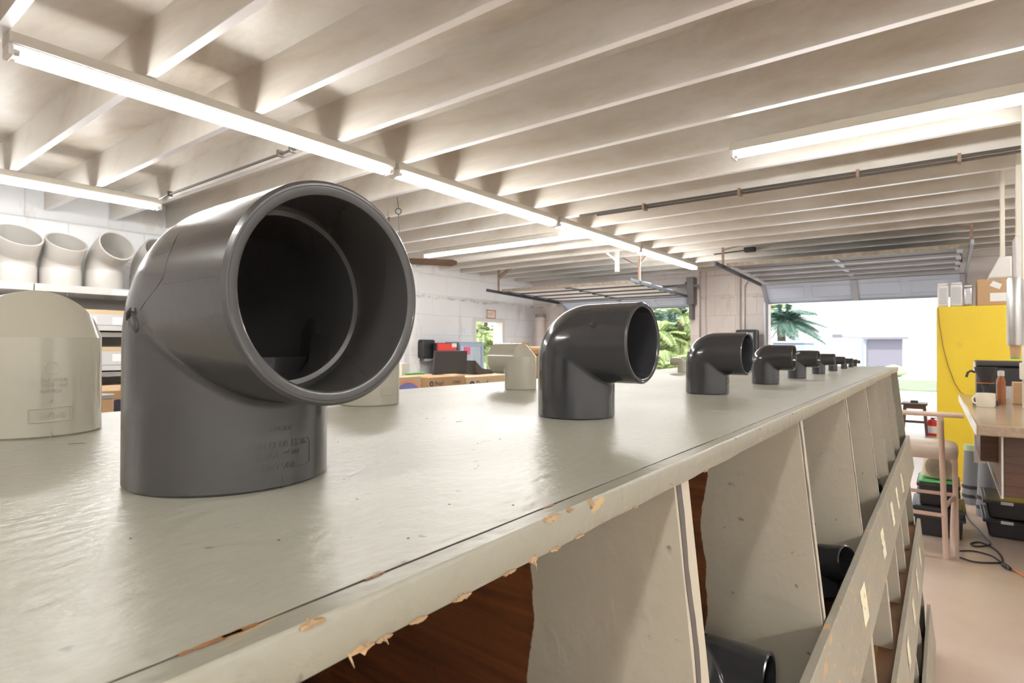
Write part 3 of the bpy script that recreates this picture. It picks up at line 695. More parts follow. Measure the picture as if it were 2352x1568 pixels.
# white hanger post of the left door
solo(MB().beam((-4.30, 8.55, 2.63), (-4.30, 8.55, ZD), .055).beam((-4.30, 8.55, 2.80), (-4.75, 8.3, ZD), .035), 'track_post', 'paintwhite', 'white post hanging from ceiling to the left garage door track', 'post', smooth=0)
hk = MB().box(A1 + .02, A1 + .16, YW - .35, YW - .13, 2.25, 2.80).box(A1 + .05, A1 + .12, YW - .30, YW - .13, 1.95, 2.30).beam((A1 - .2, YW - .3, 2.62), (A1 + .25, YW - .3, 2.62), .05)
solo(hk, 'spring_bracket', 'darkstrut', 'dark iron spring bracket on the pillar right of the left garage door', 'bracket', bevel=.004)

# pipes and conduits
def run(pts, r, name, m, label, cat='pipe', n=10): return solo(MB().tube(pts, r, n), name, m, label, cat)
a, b = at(362, 444, Z=2.925), at(650, 340, Z=2.925)
cd = empty('ceiling_conduit', (a.x, 2.62, 2.9), 'thin dark conduit along a ceiling joist above the largest elbow', 'conduit')
MB().tube([(a.x - .16, 2.50, 2.915), (a.x - .04, 2.50, 2.91), (a.x, 2.51, 2.925), (b.x + .3, 2.51, 2.925)], .011, 8).build('conduit_pipe', 'conduit', cd)
for xx in (a.x + .06, b.x - .15, b.x + .02): MB().box(xx - .012, xx + .012, 2.485, 2.535, 2.905, 2.955).build('clamp', 'conduit', cd)
cd = empty('ceiling_conduit', (-.5, 5.85, 2.9), 'pair of long dark conduits running across the ceiling behind the right-hand tube light', 'conduit')
MB().tube([(-3.4, 5.80, 2.925), (3, 5.80, 2.925)], .014, 8).build('conduit_pipe', 'conduit', cd)
MB().tube([(-3.2, 5.86, 2.915), (-1, 5.86, 2.91), (0, 5.84, 2.90), (3, 5.84, 2.915)], .011, 8).build('conduit_pipe', 'conduit', cd)
for xx in (-2.6, -1.6, -.6, .1): MB().box(xx - .012, xx + .012, 5.78, 5.88, 2.885, 2.95).build('clamp', 'rust', cd)
run([at(1640, 584, Y=9.6), at(1715, 574, Y=9.6)], .012, 'ceiling_conduit', 'conduit', 'short thin rod under the ceiling left of the right garage door', 'conduit')
a = at(1722, 573, Y=9.6); solo(MB().box(a.x - .08, a.x + .08, 9.55, 9.67, a.z - .035, a.z + .035), 'junction_box', 'black', 'small black junction box at the end of a ceiling rod', 'box', bevel=.005)
a = at(1697, 640, Y=YW - .04)
run([(a.x, YW - .03, .0), (a.x, YW - .03, 2.80)], .03, 'conduit', 'wall_end', 'thicker painted vertical pipe on the pillar between the garage doors', 'pipe')
run([(a.x + .22, YW - .5, ZJ), (a.x + .22, YW - .10, 2.75), (a.x + .09, YW - .03, 2.60), (a.x + .09, YW - .03, .0)], .02, 'conduit', 'paintwhite', 'slim white vertical conduit curving up beside the thicker pillar pipe', 'pipe')
a = at(1620, 650, Y=YW - .03); run([(a.x, YW - .03, .0), (a.x, YW - .03, ZJ)], .016, 'conduit', 'wall_end', 'thin painted vertical pipe at the left of the pillar', 'pipe')
a = at(1235, 720, Y=YW - .15)
ds = empty('drain_pipe', (a.x, YW - .15, 0), 'fat painted drain pipe in the corner left of the left garage door', 'pipe')
MB().tube([(a.x + .06, YW - .13, 0), (a.x + .06, YW - .13, 2.12)], .115, 20).build('pipe', 'wall_end', ds); MB().tube([(a.x + .06, YW - .13, 2.10), (a.x + .06, YW - .13, 2.18)], .125, 20).build('collar', 'darkshelf', ds)
a = at(1275, 697, Y=YW - .04); jbx = empty('junction_box', (a.x, YW - .04, a.z), 'small white electrical box with thin pipe high in the far corner', 'box')
MB().box(a.x - .05, a.x + .05, YW - .08, YW - .005, a.z - .08, a.z + .08).build('box_body', 'paintwhite', jbx, bevel=.006); MB().tube([(a.x - .05, YW - .03, a.z + .02), (a.x - .62, YW - .03, a.z - .01)], .01, 8).build('conduit_pipe', 'wall_end', jbx)
a, b = at(1689, 757, Y=YW - .36), at(1736, 800, Y=YW - .36)
tv = empty('wall_speaker', (a.x, YW - .1, a.z - .4), 'black boxy cabinet hanging on the pillar between the garage doors', 'speaker')
MB().box(a.x, b.x, YW - .36, YW - .10, a.z - .62, a.z).build('cabinet', 'black', tv, bevel=.03); MB().box(a.x + .05, b.x - .05, YW - .372, YW - .360, a.z - .57, a.z - .06).build('front_grille', 'bluegrey', tv, bevel=.004)
a = at(1736, 800, Y=YW - .05); solo(MB().box(a.x + .01, a.x + .22, YW - .06, YW - .005, 1.15, a.z + .03), 'notice', 'paper', 'small pale notice on the wall beside the right garage opening', 'notice')

# ------------------------------------------------------------------ lights
lampN = [0]
def tube_light(c, along, label, length=2.44, ntube=2, w=.13):
    r = empty('fluorescent_light', (0, 0, 0), label, 'light', 'bare fluorescent tube lights')
    L2 = length / 2 - .012
    MB().box(-w / 2, w / 2, -L2, L2, .034, .0895).build('housing', 'housing', r, bevel=.004)
    MB().box(-w / 2 * .9, w / 2 * .9, -L2 + .01, L2 - .01, .027, .0335).build('reflector', 'paintwhite', r)
    for k in range(ntube):
        x = (k - (ntube - 1) / 2) * .072
        MB().tube([(x, -L2 + .045, 0), (x, L2 - .045, 0)], .0185, 14).build('tube', 'tube', r)
        for s in (-1, 1):
            MB().tube([(x, s * (L2 - .045), 0), (x, s * (L2 - .022), 0)], .0187, 12).build('end_cap', 'cap_metal', r)
    for s in (-1, 1): MB().box(-.055, .055, s * L2 - .010 * (s > 0) - .0 - .012 * (s > 0), s * L2 + .022 * (s < 0), -.022, .034).build('lamp_holder', 'paintwhite', r, bevel=.003)
    r.location = c; r.rotation_euler = (0, 0, 0 if along == 'y' else pi / 2); return r
ZT = ZJ - .092
names = ['nearest of the four end to end tube lights over the counter side', 'second tube light from the camera in the long diagonal line', 'third tube light from the camera in the long diagonal line', 'farthest tube light in the long diagonal line, ending near the pillar']
for (y0, y1), nm in zip(((.72, 3.205), (3.225, 5.73), (5.75, 8.04), (8.06, 10.54)), names):
    tube_light((-3.70, (y0 + y1) / 2, ZT), 'y', nm, y1 - y0)
tube_light((-6.62, 1.33, ZT), 'y', 'tube light at far left above the shelf of white fittings', 2.5)
tube_light((-5.43, 6.56, ZT), 'x', 'crosswise tube light beyond the largest elbow, beside the ceiling fan', 2.62, 1)
tube_light((-.05, 4.48, ZT), 'x', 'crosswise tube light at upper right', 2.50, 1)
# fixtures over the part of the shop behind the camera and to its right
tube_light((.32, -1.9, ZT), 'y', 'tube light behind the camera over the aisle', 2.44)
tube_light((3.4, .4, ZT), 'y', 'tube light over the right side of the shop, nearer pair', 2.44)
tube_light((3.4, 2.9, ZT), 'y', 'tube light over the right side of the shop, farther pair', 2.44)
tube_light((3.4, -2.2, ZT), 'y', 'tube light over the right side of the shop behind the camera', 2.44)
tube_light((3.4, -4.8, ZT), 'y', 'added fill tube light far behind the camera, brightening the aisle', 2.44)  # unseen fixture, added to lift the light in the aisle
tube_light((-3.7, -2.4, ZT), 'y', 'tube light in the diagonal line behind the camera', 2.44)
tube_light((2.2, 6.5, ZT), 'x', 'tube light over the coffee bar out of frame', 2.44)

# ceiling fan and hanging hook
fc = at(893, 590, Z=2.46)
fan = empty('ceiling_fan', (fc.x, fc.y, 2.3), 'dark wooden-bladed ceiling fan partly hidden behind the largest elbow', 'fan')
MB().lathe([(.001, 2.40), (.08, 2.40), (.11, 2.44), (.11, 2.52), (.06, 2.57), (.02, 2.58), (.015, ZD)], (fc.x, fc.y, 0), 20).build('motor', 'fanblade', fan)
for k in range(4):
    an = atan2(_r.y, _r.x) + .25 + k * pi / 2; T = Matrix.Translation((fc.x, fc.y, 2.42)) @ Matrix.Rotation(an, 4, 'Z') @ Matrix.Rotation(-.42, 4, 'X')
    mb = MB(); poly = [(.12, -.035), (.25, -.065), (.76, -.075), (.82, -.035), (.82, .035), (.76, .075), (.25, .065), (.12, .035)]
    vs = [T @ V((x, y, z)) for z in (-.004, .004) for x, y in poly]; n = 8
    mb.add(vs, [tuple(range(8))[::-1], tuple(range(8, 16))] + [(i, (i + 1) % n, n + (i + 1) % n, n + i) for i in range(n)]); mb.build('blade', 'fanblade', fan, smooth=0)
h = MB(); cx = at(915, 485, Y=4.0); top_ = at(912, 445, Y=4.0); bot = at(918, 535, Y=4.0)
RV = V((_r.x, _r.y, 0)).normalized()
h.tube([V((top_.x, 4.0, ZJ)), cx + V((0, 0, .05)), cx + V((0, 0, .035))], .004, 6)
h.tube([cx + RV * (.03 * cos(t)) + V((0, 0, .03 * sin(t))) for t in [pi / 2 + 2 * pi * i / 20 for i in range(21)]], .0055, 6)
h.tube([cx + V((0, 0, -.03)), bot, bot + V((0, 0, -.15))], .005, 6)
solo(h, 'ceiling_hook', 'black', 'wire hook with a round eye hanging from the ceiling beside the largest elbow', 'hook')

# ------------------------------------------------------------------ left shelving with white fittings
XF = -7.4
shz = 2.03
def px_y(px, X): return at(px, 700, X=X).y
rk = empty('shelving_unit', (XF - .35, 2.6, 0), 'gray steel shelving along the left wall', 'shelf')
yj = px_y(78, XF)
for y0, y1 in ((-.6, yj - .005), (yj + .005, 4.4)):
    MB().box(XF - .72, XF, y0, y1, shz - .012, shz).box(XF - .010, XF + .003, y0, y1, shz - .075, shz + .001).build('top_shelf', 'shelfsteel', rk, smooth=0)
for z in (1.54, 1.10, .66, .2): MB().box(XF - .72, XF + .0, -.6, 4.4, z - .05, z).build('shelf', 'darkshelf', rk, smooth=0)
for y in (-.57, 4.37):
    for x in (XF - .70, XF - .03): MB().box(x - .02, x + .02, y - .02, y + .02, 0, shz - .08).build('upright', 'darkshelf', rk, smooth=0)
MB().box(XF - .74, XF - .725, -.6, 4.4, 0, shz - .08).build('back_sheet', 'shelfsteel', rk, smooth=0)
for px in (22, 285):
    y = px_y(px, XF); MB().box(XF + .003, XF + .005, y - .12, y + .12, shz - .065, shz - .015).build('shelf_label', 'paper', rk, smooth=0)
GF = 'large white pipe bends on the top shelf'
def bend(R, Hh, ang, Lt, loc, rz, label, cont):
    st = []
    Rb = R * .97
    def stn(p, d, r): st.append((V(p), V(d), r))
    stn((0, 0, 0), (0, 0, 1), R); stn((0, 0, Hh), (0, 0, 1), R); stn((0, 0, Hh + .012), (0, 0, 1), Rb)
    n = 8; rc = R * 1.25
    for k in range(n + 1):
        t = ang * k / n; stn((rc - rc * cos(t), 0, Hh + .015 + rc * sin(t)), (sin(t), 0, cos(t)), Rb)
    e = st[-1][0]; d = st[-1][1]
    stn(e + d * .02, d, R); stn(e + d * Lt, d, R)
    m_ = 40; outer = []
    def ring(p, d, r):
        a = V((0, 1, 0)); b = a.cross(d).normalized(); return [p + (a * cos(2 * pi * i / m_) + b * sin(2 * pi * i / m_)) * r for i in range(m_)]
    rings = [ring(p, d, r) for p, d, r in st]
    rings += [ring(p, d, r - .016) for p, d, r in st[::-1]]
    mb = MB(); mb.rings(rings + [rings[0]])
    o = mb.build('pipe_bend', 'pvc_shelf', None, smooth=30); o['_o'] = (0, 0, 0); place(o, loc, rz)
    return tag(o, label, 'pipe bend', GF)
for px, R, H_, ang, Lt, rz, lab in ((28, .20, .18, .66, .18, .12, 'white pipe bend at the far left of the shelf, cut off by the frame'), (138, .190, .18, .62, .18, .12, 'white pipe bend second on the shelf, tilted mouth'),
                           (238, .185, .20, 1.10, .15, .18, 'white pipe bend with round open mouth facing the room, third on the shelf'), (338, .180, .20, 1.08, .15, .18, 'white pipe bend peeking out left of the largest gray elbow')):
    q = at(px, 660, X=XF - .30); bend(R, H_, ang, Lt, (XF - .30, q.y, shz + .0015), rz, lab, None)
GT = 'gray trays on the wall shelves'
for ti, (zb, zt, lab) in enumerate(((1.56, 1.74, 'highest'), (1.12, 1.33, 'middle'), (.68, .90, 'lowest'))):
    for k in range(4):
        y0 = .35 + k * .78 + .07; y1 = y0 + .72
        if k == 0 and ti == 2: continue
        tr = empty('storage_tray', (XF - .3, (y0 + y1) / 2, zb), '%s gray storage tray, %s along the wall shelf behind the large elbows' % (lab, ['leftmost', 'second', 'third', 'fourth'][k]), 'tray', GT)
        MB().box(XF - .6, XF + .02, y0, y1, zb, zb + .01).box(XF + .005, XF + .02, y0, y1, zb + .06, zt).box(XF - .6, XF - .585, y0, y1, zb + .01, zt).box(XF - .585, XF + .005, y0, y0 + .012, zb + .01, zt).box(XF - .585, XF + .005, y1 - .012, y1, zb + .01, zt).box(XF + .02, XF + .035, y0, y1, zb, zb + .055).build('tray_body', 'tray', tr, smooth=0)
        for yy in (y0 + .16, y0 + .48): MB().box(XF + .02, XF + .0215, yy - .07, yy + .10, zt - .11, zt - .03).build('tray_label', 'paper', tr, smooth=0)
        MB().box(XF - .5, XF - .05, y0 + .04, y1 - .05, zb + .011, zt + .05).build('cardboard_liner', 'cardboard_pale', tr, smooth=0)

# ------------------------------------------------------------------ packing bench with boxes, beyond the counter
bench = empty('packing_bench', (-3.6, 3.2, 0), 'plain bench holding cartons behind the counter', 'bench')
MB().box(-4.4, -2.70, 0.2, 5.6, .90, .94).build('bench_top', 'lip_face', bench, bevel=.004)
for x in (-4.3, -2.80):
    for y in (.3, 2.8, 5.5): MB().box(x - .04, x + .04, y - .04, y + .04, 0, .90).build('leg', 'lip_face', bench)
def carton(x0px, x1px, topy, X, name, label, m='cardboard', depth=.5, h=.24, ztop=None, group='cartons on the packing bench'):
    a = at(x0px, topy, X=X); b = at(x1px, topy, X=X); z1 = ztop or a.z
    r = empty('carton', (X - depth / 2, (a.y + b.y) / 2, .94), label, 'box', group)
    MB().box(X - depth, X, a.y, b.y, .942, z1).build('carton_body', m, r, bevel=.004)
    tp = MB().box(X - depth / 2 - .025, X - depth / 2 + .025, a.y - .0008, b.y + .0008, z1 - .03, z1 + .0012); tp.build('tape', 'cardboard_pale', r)
    return r, a.y, b.y, z1
def print_pearl(r, X, yc, zc, size, extra=None):
    mb = MB(); flat_text(mb, 'Pearl', size, .0005, (X + .0008, yc, zc), (0, 1, 0), (0, 0, 1))
    mb.lathe([(.0001, .0005), (size * .42, .0005), (size * .42, .0)], n=20, T=Matrix.Translation((X + .0006, yc - size * 1.75, zc)) @ Matrix.Rotation(pi / 2, 4, 'Y'))
    if extra: flat_text(mb, extra[0], size * .75, .0005, (X + .0008, extra[1], zc), (0, 1, 0), (0, 0, 1))
    mb.build('printed_name', 'ink', r, smooth=0)
    w = MB(); T = Matrix.Translation((X + .0014, yc - size * 1.75, zc - size * .06)) @ Matrix.Rotation(pi / 2, 4, 'Y')
    w.add([T @ V((-size * .30 * (1.0 if i == 0 else 0) + (size * .16 * cos(t)) * (i > 0) , size * .16 * sin(t) * (i > 0), 0)) for i, t in enumerate([0] + [-2.2 + 4.4 * k / 10 for k in range(11)])], [tuple(range(12))])
    w.build('printed_drop', 'cardboard_pale', r, smooth=0)
XBX = -3.05
r, ya, yb, z1 = carton(985, 1068, 867, XBX, 'c', 'brown carton printed with a drop mark, left of the two name-printed cartons')
print_pearl(r, XBX, ya + .30 * (yb - ya) - .01, z1 - .048, .046, ('120001', yb - .10))
MB().box(XBX, XBX + .003, (ya + yb) / 2 - .06, (ya + yb) / 2 + .07, z1 - .20, z1 - .092).build('hand_hole_label', 'paper', r, bevel=.02)
r, ya2, yb2, z2 = carton(1071, 1176, 866, XBX + .002, 'c', 'longer paler carton under the cream side-on elbow, printed name', 'cardboard_pale', .6)
print_pearl(r, XBX + .002, ya2 + .20, z2 - .064, .074)
r, ya3, yb3, z3 = carton(890, 967, 868, XBX, 'c', 'carton with blue-purple and orange print beside the largest elbow', 'cardboard_pale', .4)
mb = MB(); n = 20; yc = (ya3 + yb3) / 2
mb.add([V((XBX + .0012, yc + .03 + (yb3 - ya3) * .55 * cos(t), z3 - .26 + .22 * sin(t))) for t in [pi * i / n for i in range(n + 1)]], [tuple(range(n + 1))]); 
mb2 = MB(); mb2.add([V((XBX + .0006, yc + .03 + (yb3 - ya3) * .60 * cos(t), z3 - .26 + .24 * sin(t))) for t in [pi * i / n for i in range(n + 1)]], [tuple(range(n + 1))])
for mm in (mb, mb2):
    for p in mm.v: p.y = max(ya3 + .006, min(yb3 - .012, p.y)); p.z = max(p.z, .95)
mb2.build('orange_arc', 'orangeprint', r, smooth=0); mb.build('purple_arc', 'purple', r, smooth=0)
a = at(1036, 858, X=-3.35); c = a
mon = empty('computer_monitor', (-3.35, a.y, z1), 'black flat screen seen from behind, standing on the cartons', 'monitor')
p0, p1, p2, p3 = at(996, 861, X=-3.30), at(1071, 857, X=-3.30), at(1074, 805, X=-3.30), at(1001, 806, X=-3.30)
zb_ = z1 + .002
mb = MB(); mb.add([V((-3.30, p0.y, zb_)), V((-3.30, p1.y, zb_)), V((-3.30, p2.y, p2.z)), V((-3.30, p3.y, p3.z))] + [V((-3.325, p0.y, zb_)), V((-3.325, p1.y, zb_)), V((-3.325, p2.y, p2.z)), V((-3.325, p3.y, p3.z))],
                  [(0, 1, 2, 3), (7, 6, 5, 4), (0, 4, 5, 1), (1, 5, 6, 2), (2, 6, 7, 3), (3, 7, 4, 0)]); mb.build('panel_back', 'charcoal', mon, bevel=.003)
MB().box(-3.40, -3.326, (p0.y + p1.y) / 2 - .06, (p0.y + p1.y) / 2 + .06, z1 + .002, z1 + .012).build('foot', 'black', mon)
a, b = at(1092, 832, X=-3.25), at(1133, 853, X=-3.25)
wd = MB(); zz = z2 + .002
wd.prism([(a.y, at(1090, 828, X=-3.25).z), (a.y + .02, zz), (b.y + .1, zz), (b.y + .1, zz + .02), (a.y + .09, zz + .05)], 0, -3.50, -3.25)
solo(wd, 'paper_tray', 'charcoal', 'black slanted plastic tray behind the side-on cream elbow', 'tray', smooth=0)
a = at(965, 858, X=-3.15); gr = empty('pen', (a.x, a.y, z1), 'green marker pen lying on the carton tops', 'pen')
MB().tube([(-3.2, a.y - .10, z3 + .011), (-3.2, a.y + .05, z3 + .011)], .008, 8).build('barrel', 'green', gr); MB().tube([(-3.2, a.y + .05, z3 + .011), (-3.2, a.y + .09, z3 + .011)], .009, 8).build('cap', 'green', gr)
a = at(930, 850, X=-3.25); solo(MB().box(-3.33, -3.25, a.y - .03, a.y + .05, z3 + .0015, z3 + .09), 'tape_box', 'paper', 'small white box on the purple-printed carton beside the large elbow', 'box')
# small carton and jar between the cream and the largest elbow
XQ = -2.98
a, b = at(238, 898, X=XQ), at(284, 902, X=XQ)
r = empty('carton', (XQ - .2, (a.y + b.y) / 2, .94), 'brown carton with dark round logo seen between cream and gray elbows', 'box', 'cartons on the packing bench')
MB().box(XQ - .4, XQ, a.y - .05, b.y + .25, .942, a.z).build('carton_body', 'cardboard', r, bevel=.004)
q = at(272, 938, X=XQ); mb = MB().lathe([(.0001, .0008), (.042, .0008), (.042, 0)], n=24, T=Matrix.Translation((XQ + .0006, q.y, q.z)) @ Matrix.Rotation(pi / 2, 4, 'Y')); mb.build('printed_logo', 'ink', r)
XQ2 = -2.86; q = at(246, 935, X=XQ2)
jr = empty('jar', (XQ2 - .04, q.y, .94), 'round cardboard-brown jar with gray lid in front of the logo carton', 'jar')
zt_ = at(246, 915, X=XQ2).z
MB().lathe([(.001, .942), (.055, .942), (.055, zt_), (.03, zt_ + .002)], (XQ2 - .04 + .03, q.y - .03, 0), 24).build('jar_body', 'cardboard', jr)
MB().lathe([(.001, zt_ + .002), (.058, zt_ + .002), (.058, zt_ + .018), (.001, zt_ + .020)], (XQ2 - .04 + .03, q.y - .03, 0), 24).build('lid', 'darkshelf', jr)
# cardboard rolls behind second elbow
a = at(1228, 800, X=-3.4); rl = empty('cardboard_tube', (-3.4, a.y, .94), 'brown cardboard roll lying on a carton behind the side-on cream elbow', 'roll')
MB().box(-3.8, -3.3, a.y - .12, a.y + .55, .942, at(1228, 818, X=-3.3).z).build('support_carton', 'cardboard', rl)
zc = at(1228, 818, X=-3.3).z + .052
MB().tube([(-3.42, a.y - .10, zc), (-3.42, a.y + .5, zc)], .05, 20).build('roll', 'cardboard', rl)
MB().box(-3.62, -3.50, a.y - .12, a.y + .04, zc - .05, zc + .09).build('flap', 'cardboard', rl)

# ------------------------------------------------------------------ things at the left wall
a, b = at(966, 782, X=XL + .2), at(1000, 826, X=XL + .2)
td = empty('towel_dispenser', (XL + .1, (a.y + b.y) / 2, b.z), 'dark smoked plastic paper towel dispenser on the left wall', 'dispenser')
mb = MB(); y0, y1, z0, z1_ = a.y, b.y - .05, b.z + .03, a.z + .02
mb.box(XL + .002, XL + .26, y0, y1, z0, z1_); mb.build('cover', 'black', td, bevel=.04, seg=3)
MB().box(XL + .08, XL + .262, y0 - .006, y0, z0 + .05, z1_ - .07).build('window_panel', 'charcoal', td, bevel=.01)
MB().box(XL + .05, XL + .22, y0 + .1, y1 - .04, z0 - .06, z0).build('paper_slot', 'clearplastic', td, bevel=.01)
a, b = at(1117, 711, X=XL + .03), at(1137, 732, X=XL + .03)
es = empty('exit_sign', (XL + .03, (a.y + b.y) / 2, b.z), 'small red-bordered EXIT sign above the side doorway', 'sign')
MB().box(XL + .001, XL + .045, a.y, b.y, b.z, a.z).build('sign_box', 'paper', es, bevel=.004)
mb = MB(); t_ = .022; mb.box(XL + .045, XL + .052, a.y, b.y, a.z - t_, a.z).box(XL + .045, XL + .052, a.y, b.y, b.z, b.z + t_).box(XL + .045, XL + .052, a.y, a.y + t_, b.z, a.z).box(XL + .045, XL + .052, b.y - t_, b.y, b.z, a.z)
mb.build('sign_border', 'orangeprint', es); mb = MB(); flat_text(mb, 'EXIT', .10, .001, (XL + .048, (a.y + b.y) / 2, (a.z + b.z) / 2), (0, 1, 0), (0, 0, 1)); mb.build('sign_letters', 'orangeprint', es, smooth=0)
XK = -7.78
a, b = at(1003, 787, X=XK), at(1052, 787, X=XK)
rc = empty('drinks_cooler', (XK - .3, (a.y + b.y) / 2, 0), 'red-topped black cabinet behind the black screen', 'cooler')
MB().box(XK - .10, XK, a.y, b.y, 0, a.z).build('cabinet', 'black', rc, bevel=.01)
q = at(1003, 805, X=XK); MB().box(XK, XK + .02, a.y + .01, b.y - .06, q.z, a.z - .01).build('header_panel', 'red', rc, bevel=.004)
q0, q1 = at(1038, 788, X=XK + .02), at(1049, 797, X=XK + .02); MB().box(XK + .02, XK + .023, q0.y, q1.y, q1.z, q0.z).build('sticker', 'paper', rc)
y0, y1 = at(1054, 787, X=XK).y, at(1108, 787, X=XK).y; zt2 = at(1054, 785, X=XK).z
gc = empty('glass_cooler', (XK - .3, (y0 + y1) / 2, 0), 'blue-gray drinks fridge with glass door in front of the side doorway', 'cooler')
bd = MB(); bd.box(XK - .38, XK - .36, y0, y1, 0, zt2).box(XK - .36, XK, y0, y0 + .03, 0, zt2).box(XK - .36, XK, y1 - .03, y1, 0, zt2).box(XK - .36, XK, y0 + .03, y1 - .03, zt2 - .05, zt2).box(XK - .36, XK, y0 + .03, y1 - .03, 0, .15); bd.build('cabinet', 'bluegrey', gc, smooth=0)
df = MB(); df.box(XK, XK + .04, y0, y0 + .07, .1, zt2 - .02).box(XK, XK + .04, y1 - .07, y1, .1, zt2 - .02).box(XK, XK + .04, y0 + .07, y1 - .07, zt2 - .09, zt2 - .02).box(XK, XK + .04, y0 + .07, y1 - .07, .1, .18); do = df.build('door_frame', 'bluegrey', gc, bevel=.005)
MB().box(XK + .015, XK + .022, y0 + .07, y1 - .07, .18, zt2 - .09).build('door_glass', 'glass', do)
for z in (.45, .8, 1.08): MB().box(XK - .35, XK - .03, y0 + .03, y1 - .03, z - .012, z).build('shelf', 'paper', gc)
MB().box(XK - .35, XK - .33, y0 + .035, y1 - .035, .16, zt2 - .06).build('lit_liner', 'coolerlight', gc)
MB().box(XK + .0225, XK + .025, y0 + .11, y0 + .32, zt2 - .26, zt2 - .10).build('pink_poster', 'pink', do); MB().box(XK + .0225, XK + .025, y0 + .07, y0 + .16, .35, .95).build('side_sticker', 'bottle_teal', do)
random.seed(5)
for zz2 in (.8, 1.08):
    for k in range(6):
        yy = y0 + .10 + k * (y1 - y0 - .2) / 5; bt = MB().lathe([(.001, 0), (.03, 0), (.03, .12), (.012, .17), (.012, .2), (.001, .2)], (XK - .12, yy, zz2 + .001), 12)
        solo(bt, 'bottle', ['bottle_teal', 'paper', 'red', 'amber'][(k + int(zz2)) % 4], '%s bottle %s shelf of the glass drinks fridge' % (['teal', 'white', 'red', 'amber'][(k + int(zz2)) % 4], 'on the upper' if zz2 > 1 else 'on the middle'), 'bottle', 'bottles in the drinks fridge')

# ------------------------------------------------------------------ right side: yellow partition, bar, stool, bins
YP = 7.57
yw = empty('yellow_partition', (.6, YP + .25, 0), 'tall bright yellow cabinet-like partition at the right', 'partition')
xl = at(2152, 800, Y=YP).x; zyt = at(2200, 703, Y=YP).z
MB().box(xl, .95, YP, YP + .45, 0, zyt).build('panel', 'yellow', yw, bevel=.006)
MB().box(xl - .004, xl, YP + .004, YP + .446, .01, zyt - .02).build('side_trim', 'paintwhite', yw)
P = [at(x, y, Y=YP - .008) for x, y in ((2154, 706), (2158, 745), (2166, 795), (2178, 840), (2193, 880), (2206, 900), (2214, 906))]
solo(MB().tube(P, .0035, 6), 'hanging_cord', 'browncord', 'thin brown cord drooping down the yellow partition', 'cord')
GC = 'canisters on the yellow partition'
for k, (x0, x1, yt, m_, lab) in enumerate(((2153, 2179, 651, 'paintwhite', 'white-topped metal canister, leftmost on the yellow partition'), (2182, 2211, 649, 'paintwhite', 'white-topped metal canister, middle and tallest on the yellow partition'), (2213, 2234, 655, 'steel', 'grayer canister next to the carton on the yellow partition'))):
    a, b = at(x0, yt, Y=YP + .02), at(x1, yt, Y=YP + .02); a.z = max(a.z, zyt + .2)
    cn = empty('canister', ((a.x + b.x) / 2, YP + .1, zyt), lab, 'canister', GC)
    MB().box(a.x, b.x, YP + .02, YP + .20, zyt + .001, a.z - .02).build('can_body', m_, cn, bevel=.02, seg=3)
    MB().box(a.x + .018, b.x - .014, YP + .014, YP + .02, zyt + .03, a.z - .05).build('front_label', 'tray', cn, bevel=.002)
    MB().box(a.x + .004, b.x - .004, YP + .024, YP + .196, a.z - .02, a.z).build('lid', 'paintwhite', cn, bevel=.008)
a, b = at(2244, 642, Y=YP + .05), at(2318, 642, Y=YP + .05)
ct = empty('carton', ((a.x + b.x) / 2, YP + .2, zyt), 'brown shipping carton with white labels on top of the yellow partition', 'box')
MB().box(a.x, b.x + .1, YP + .03, YP + .40, zyt + .001, a.z).build('carton_body', 'cardboard', ct, bevel=.005)
MB().box(b.x - .15, b.x + .02, YP + .027, YP + .03, zyt + .04, zyt + .125).build('address_label', 'paper', ct)
MB().add([V((b.x - .155 + x, YP + .0285, zyt + .19 + z)) for x, z in ((0, .012), (.08, -.03), (.10, .02), (.03, .06))], [(0, 1, 2, 3)]).build('torn_label', 'paper', ct, smooth=0)
# hanging supply ducts with white hoods
for (x0, x1, hx0, hx1, hy, yb_, Yh, lab) in ((2297, 2308, 2268, 2322, 592, 640, 7.0, 'white flared hood hanging above the brown carton'), (2333, 2350, 2325, 2372, 545, 655, 6.3, 'larger white hood hanging at the right edge of the frame')):
    a, b = at(x0, 600, Y=Yh), at(x1, 600, Y=Yh); r = empty('extractor_hood', ((a.x + b.x) / 2, Yh, 2.2), lab, 'hood')
    zt3, zb3 = at(x0, hy, Y=Yh).z, at(x0, yb_, Y=Yh).z; c0, c1 = at(hx0, 600, Y=Yh).x, at(hx1, 600, Y=Yh).x
    MB().box(a.x, b.x, Yh - .03, Yh + .04, zt3, ZD).build('drop_pipe', 'cream', r, bevel=.004)
    mb = MB(); zm = zb3 + .35 * (zt3 - zb3)
    mb.prism([(c0, zb3), (c1, zb3), (c1, zt3 + .0), (a.x - .01, zt3 + .0), (c0 + .02, zb3 + .06)], 1, Yh - .1, Yh + .18); mb.build('hood', 'paintwhite', r, bevel=.01)
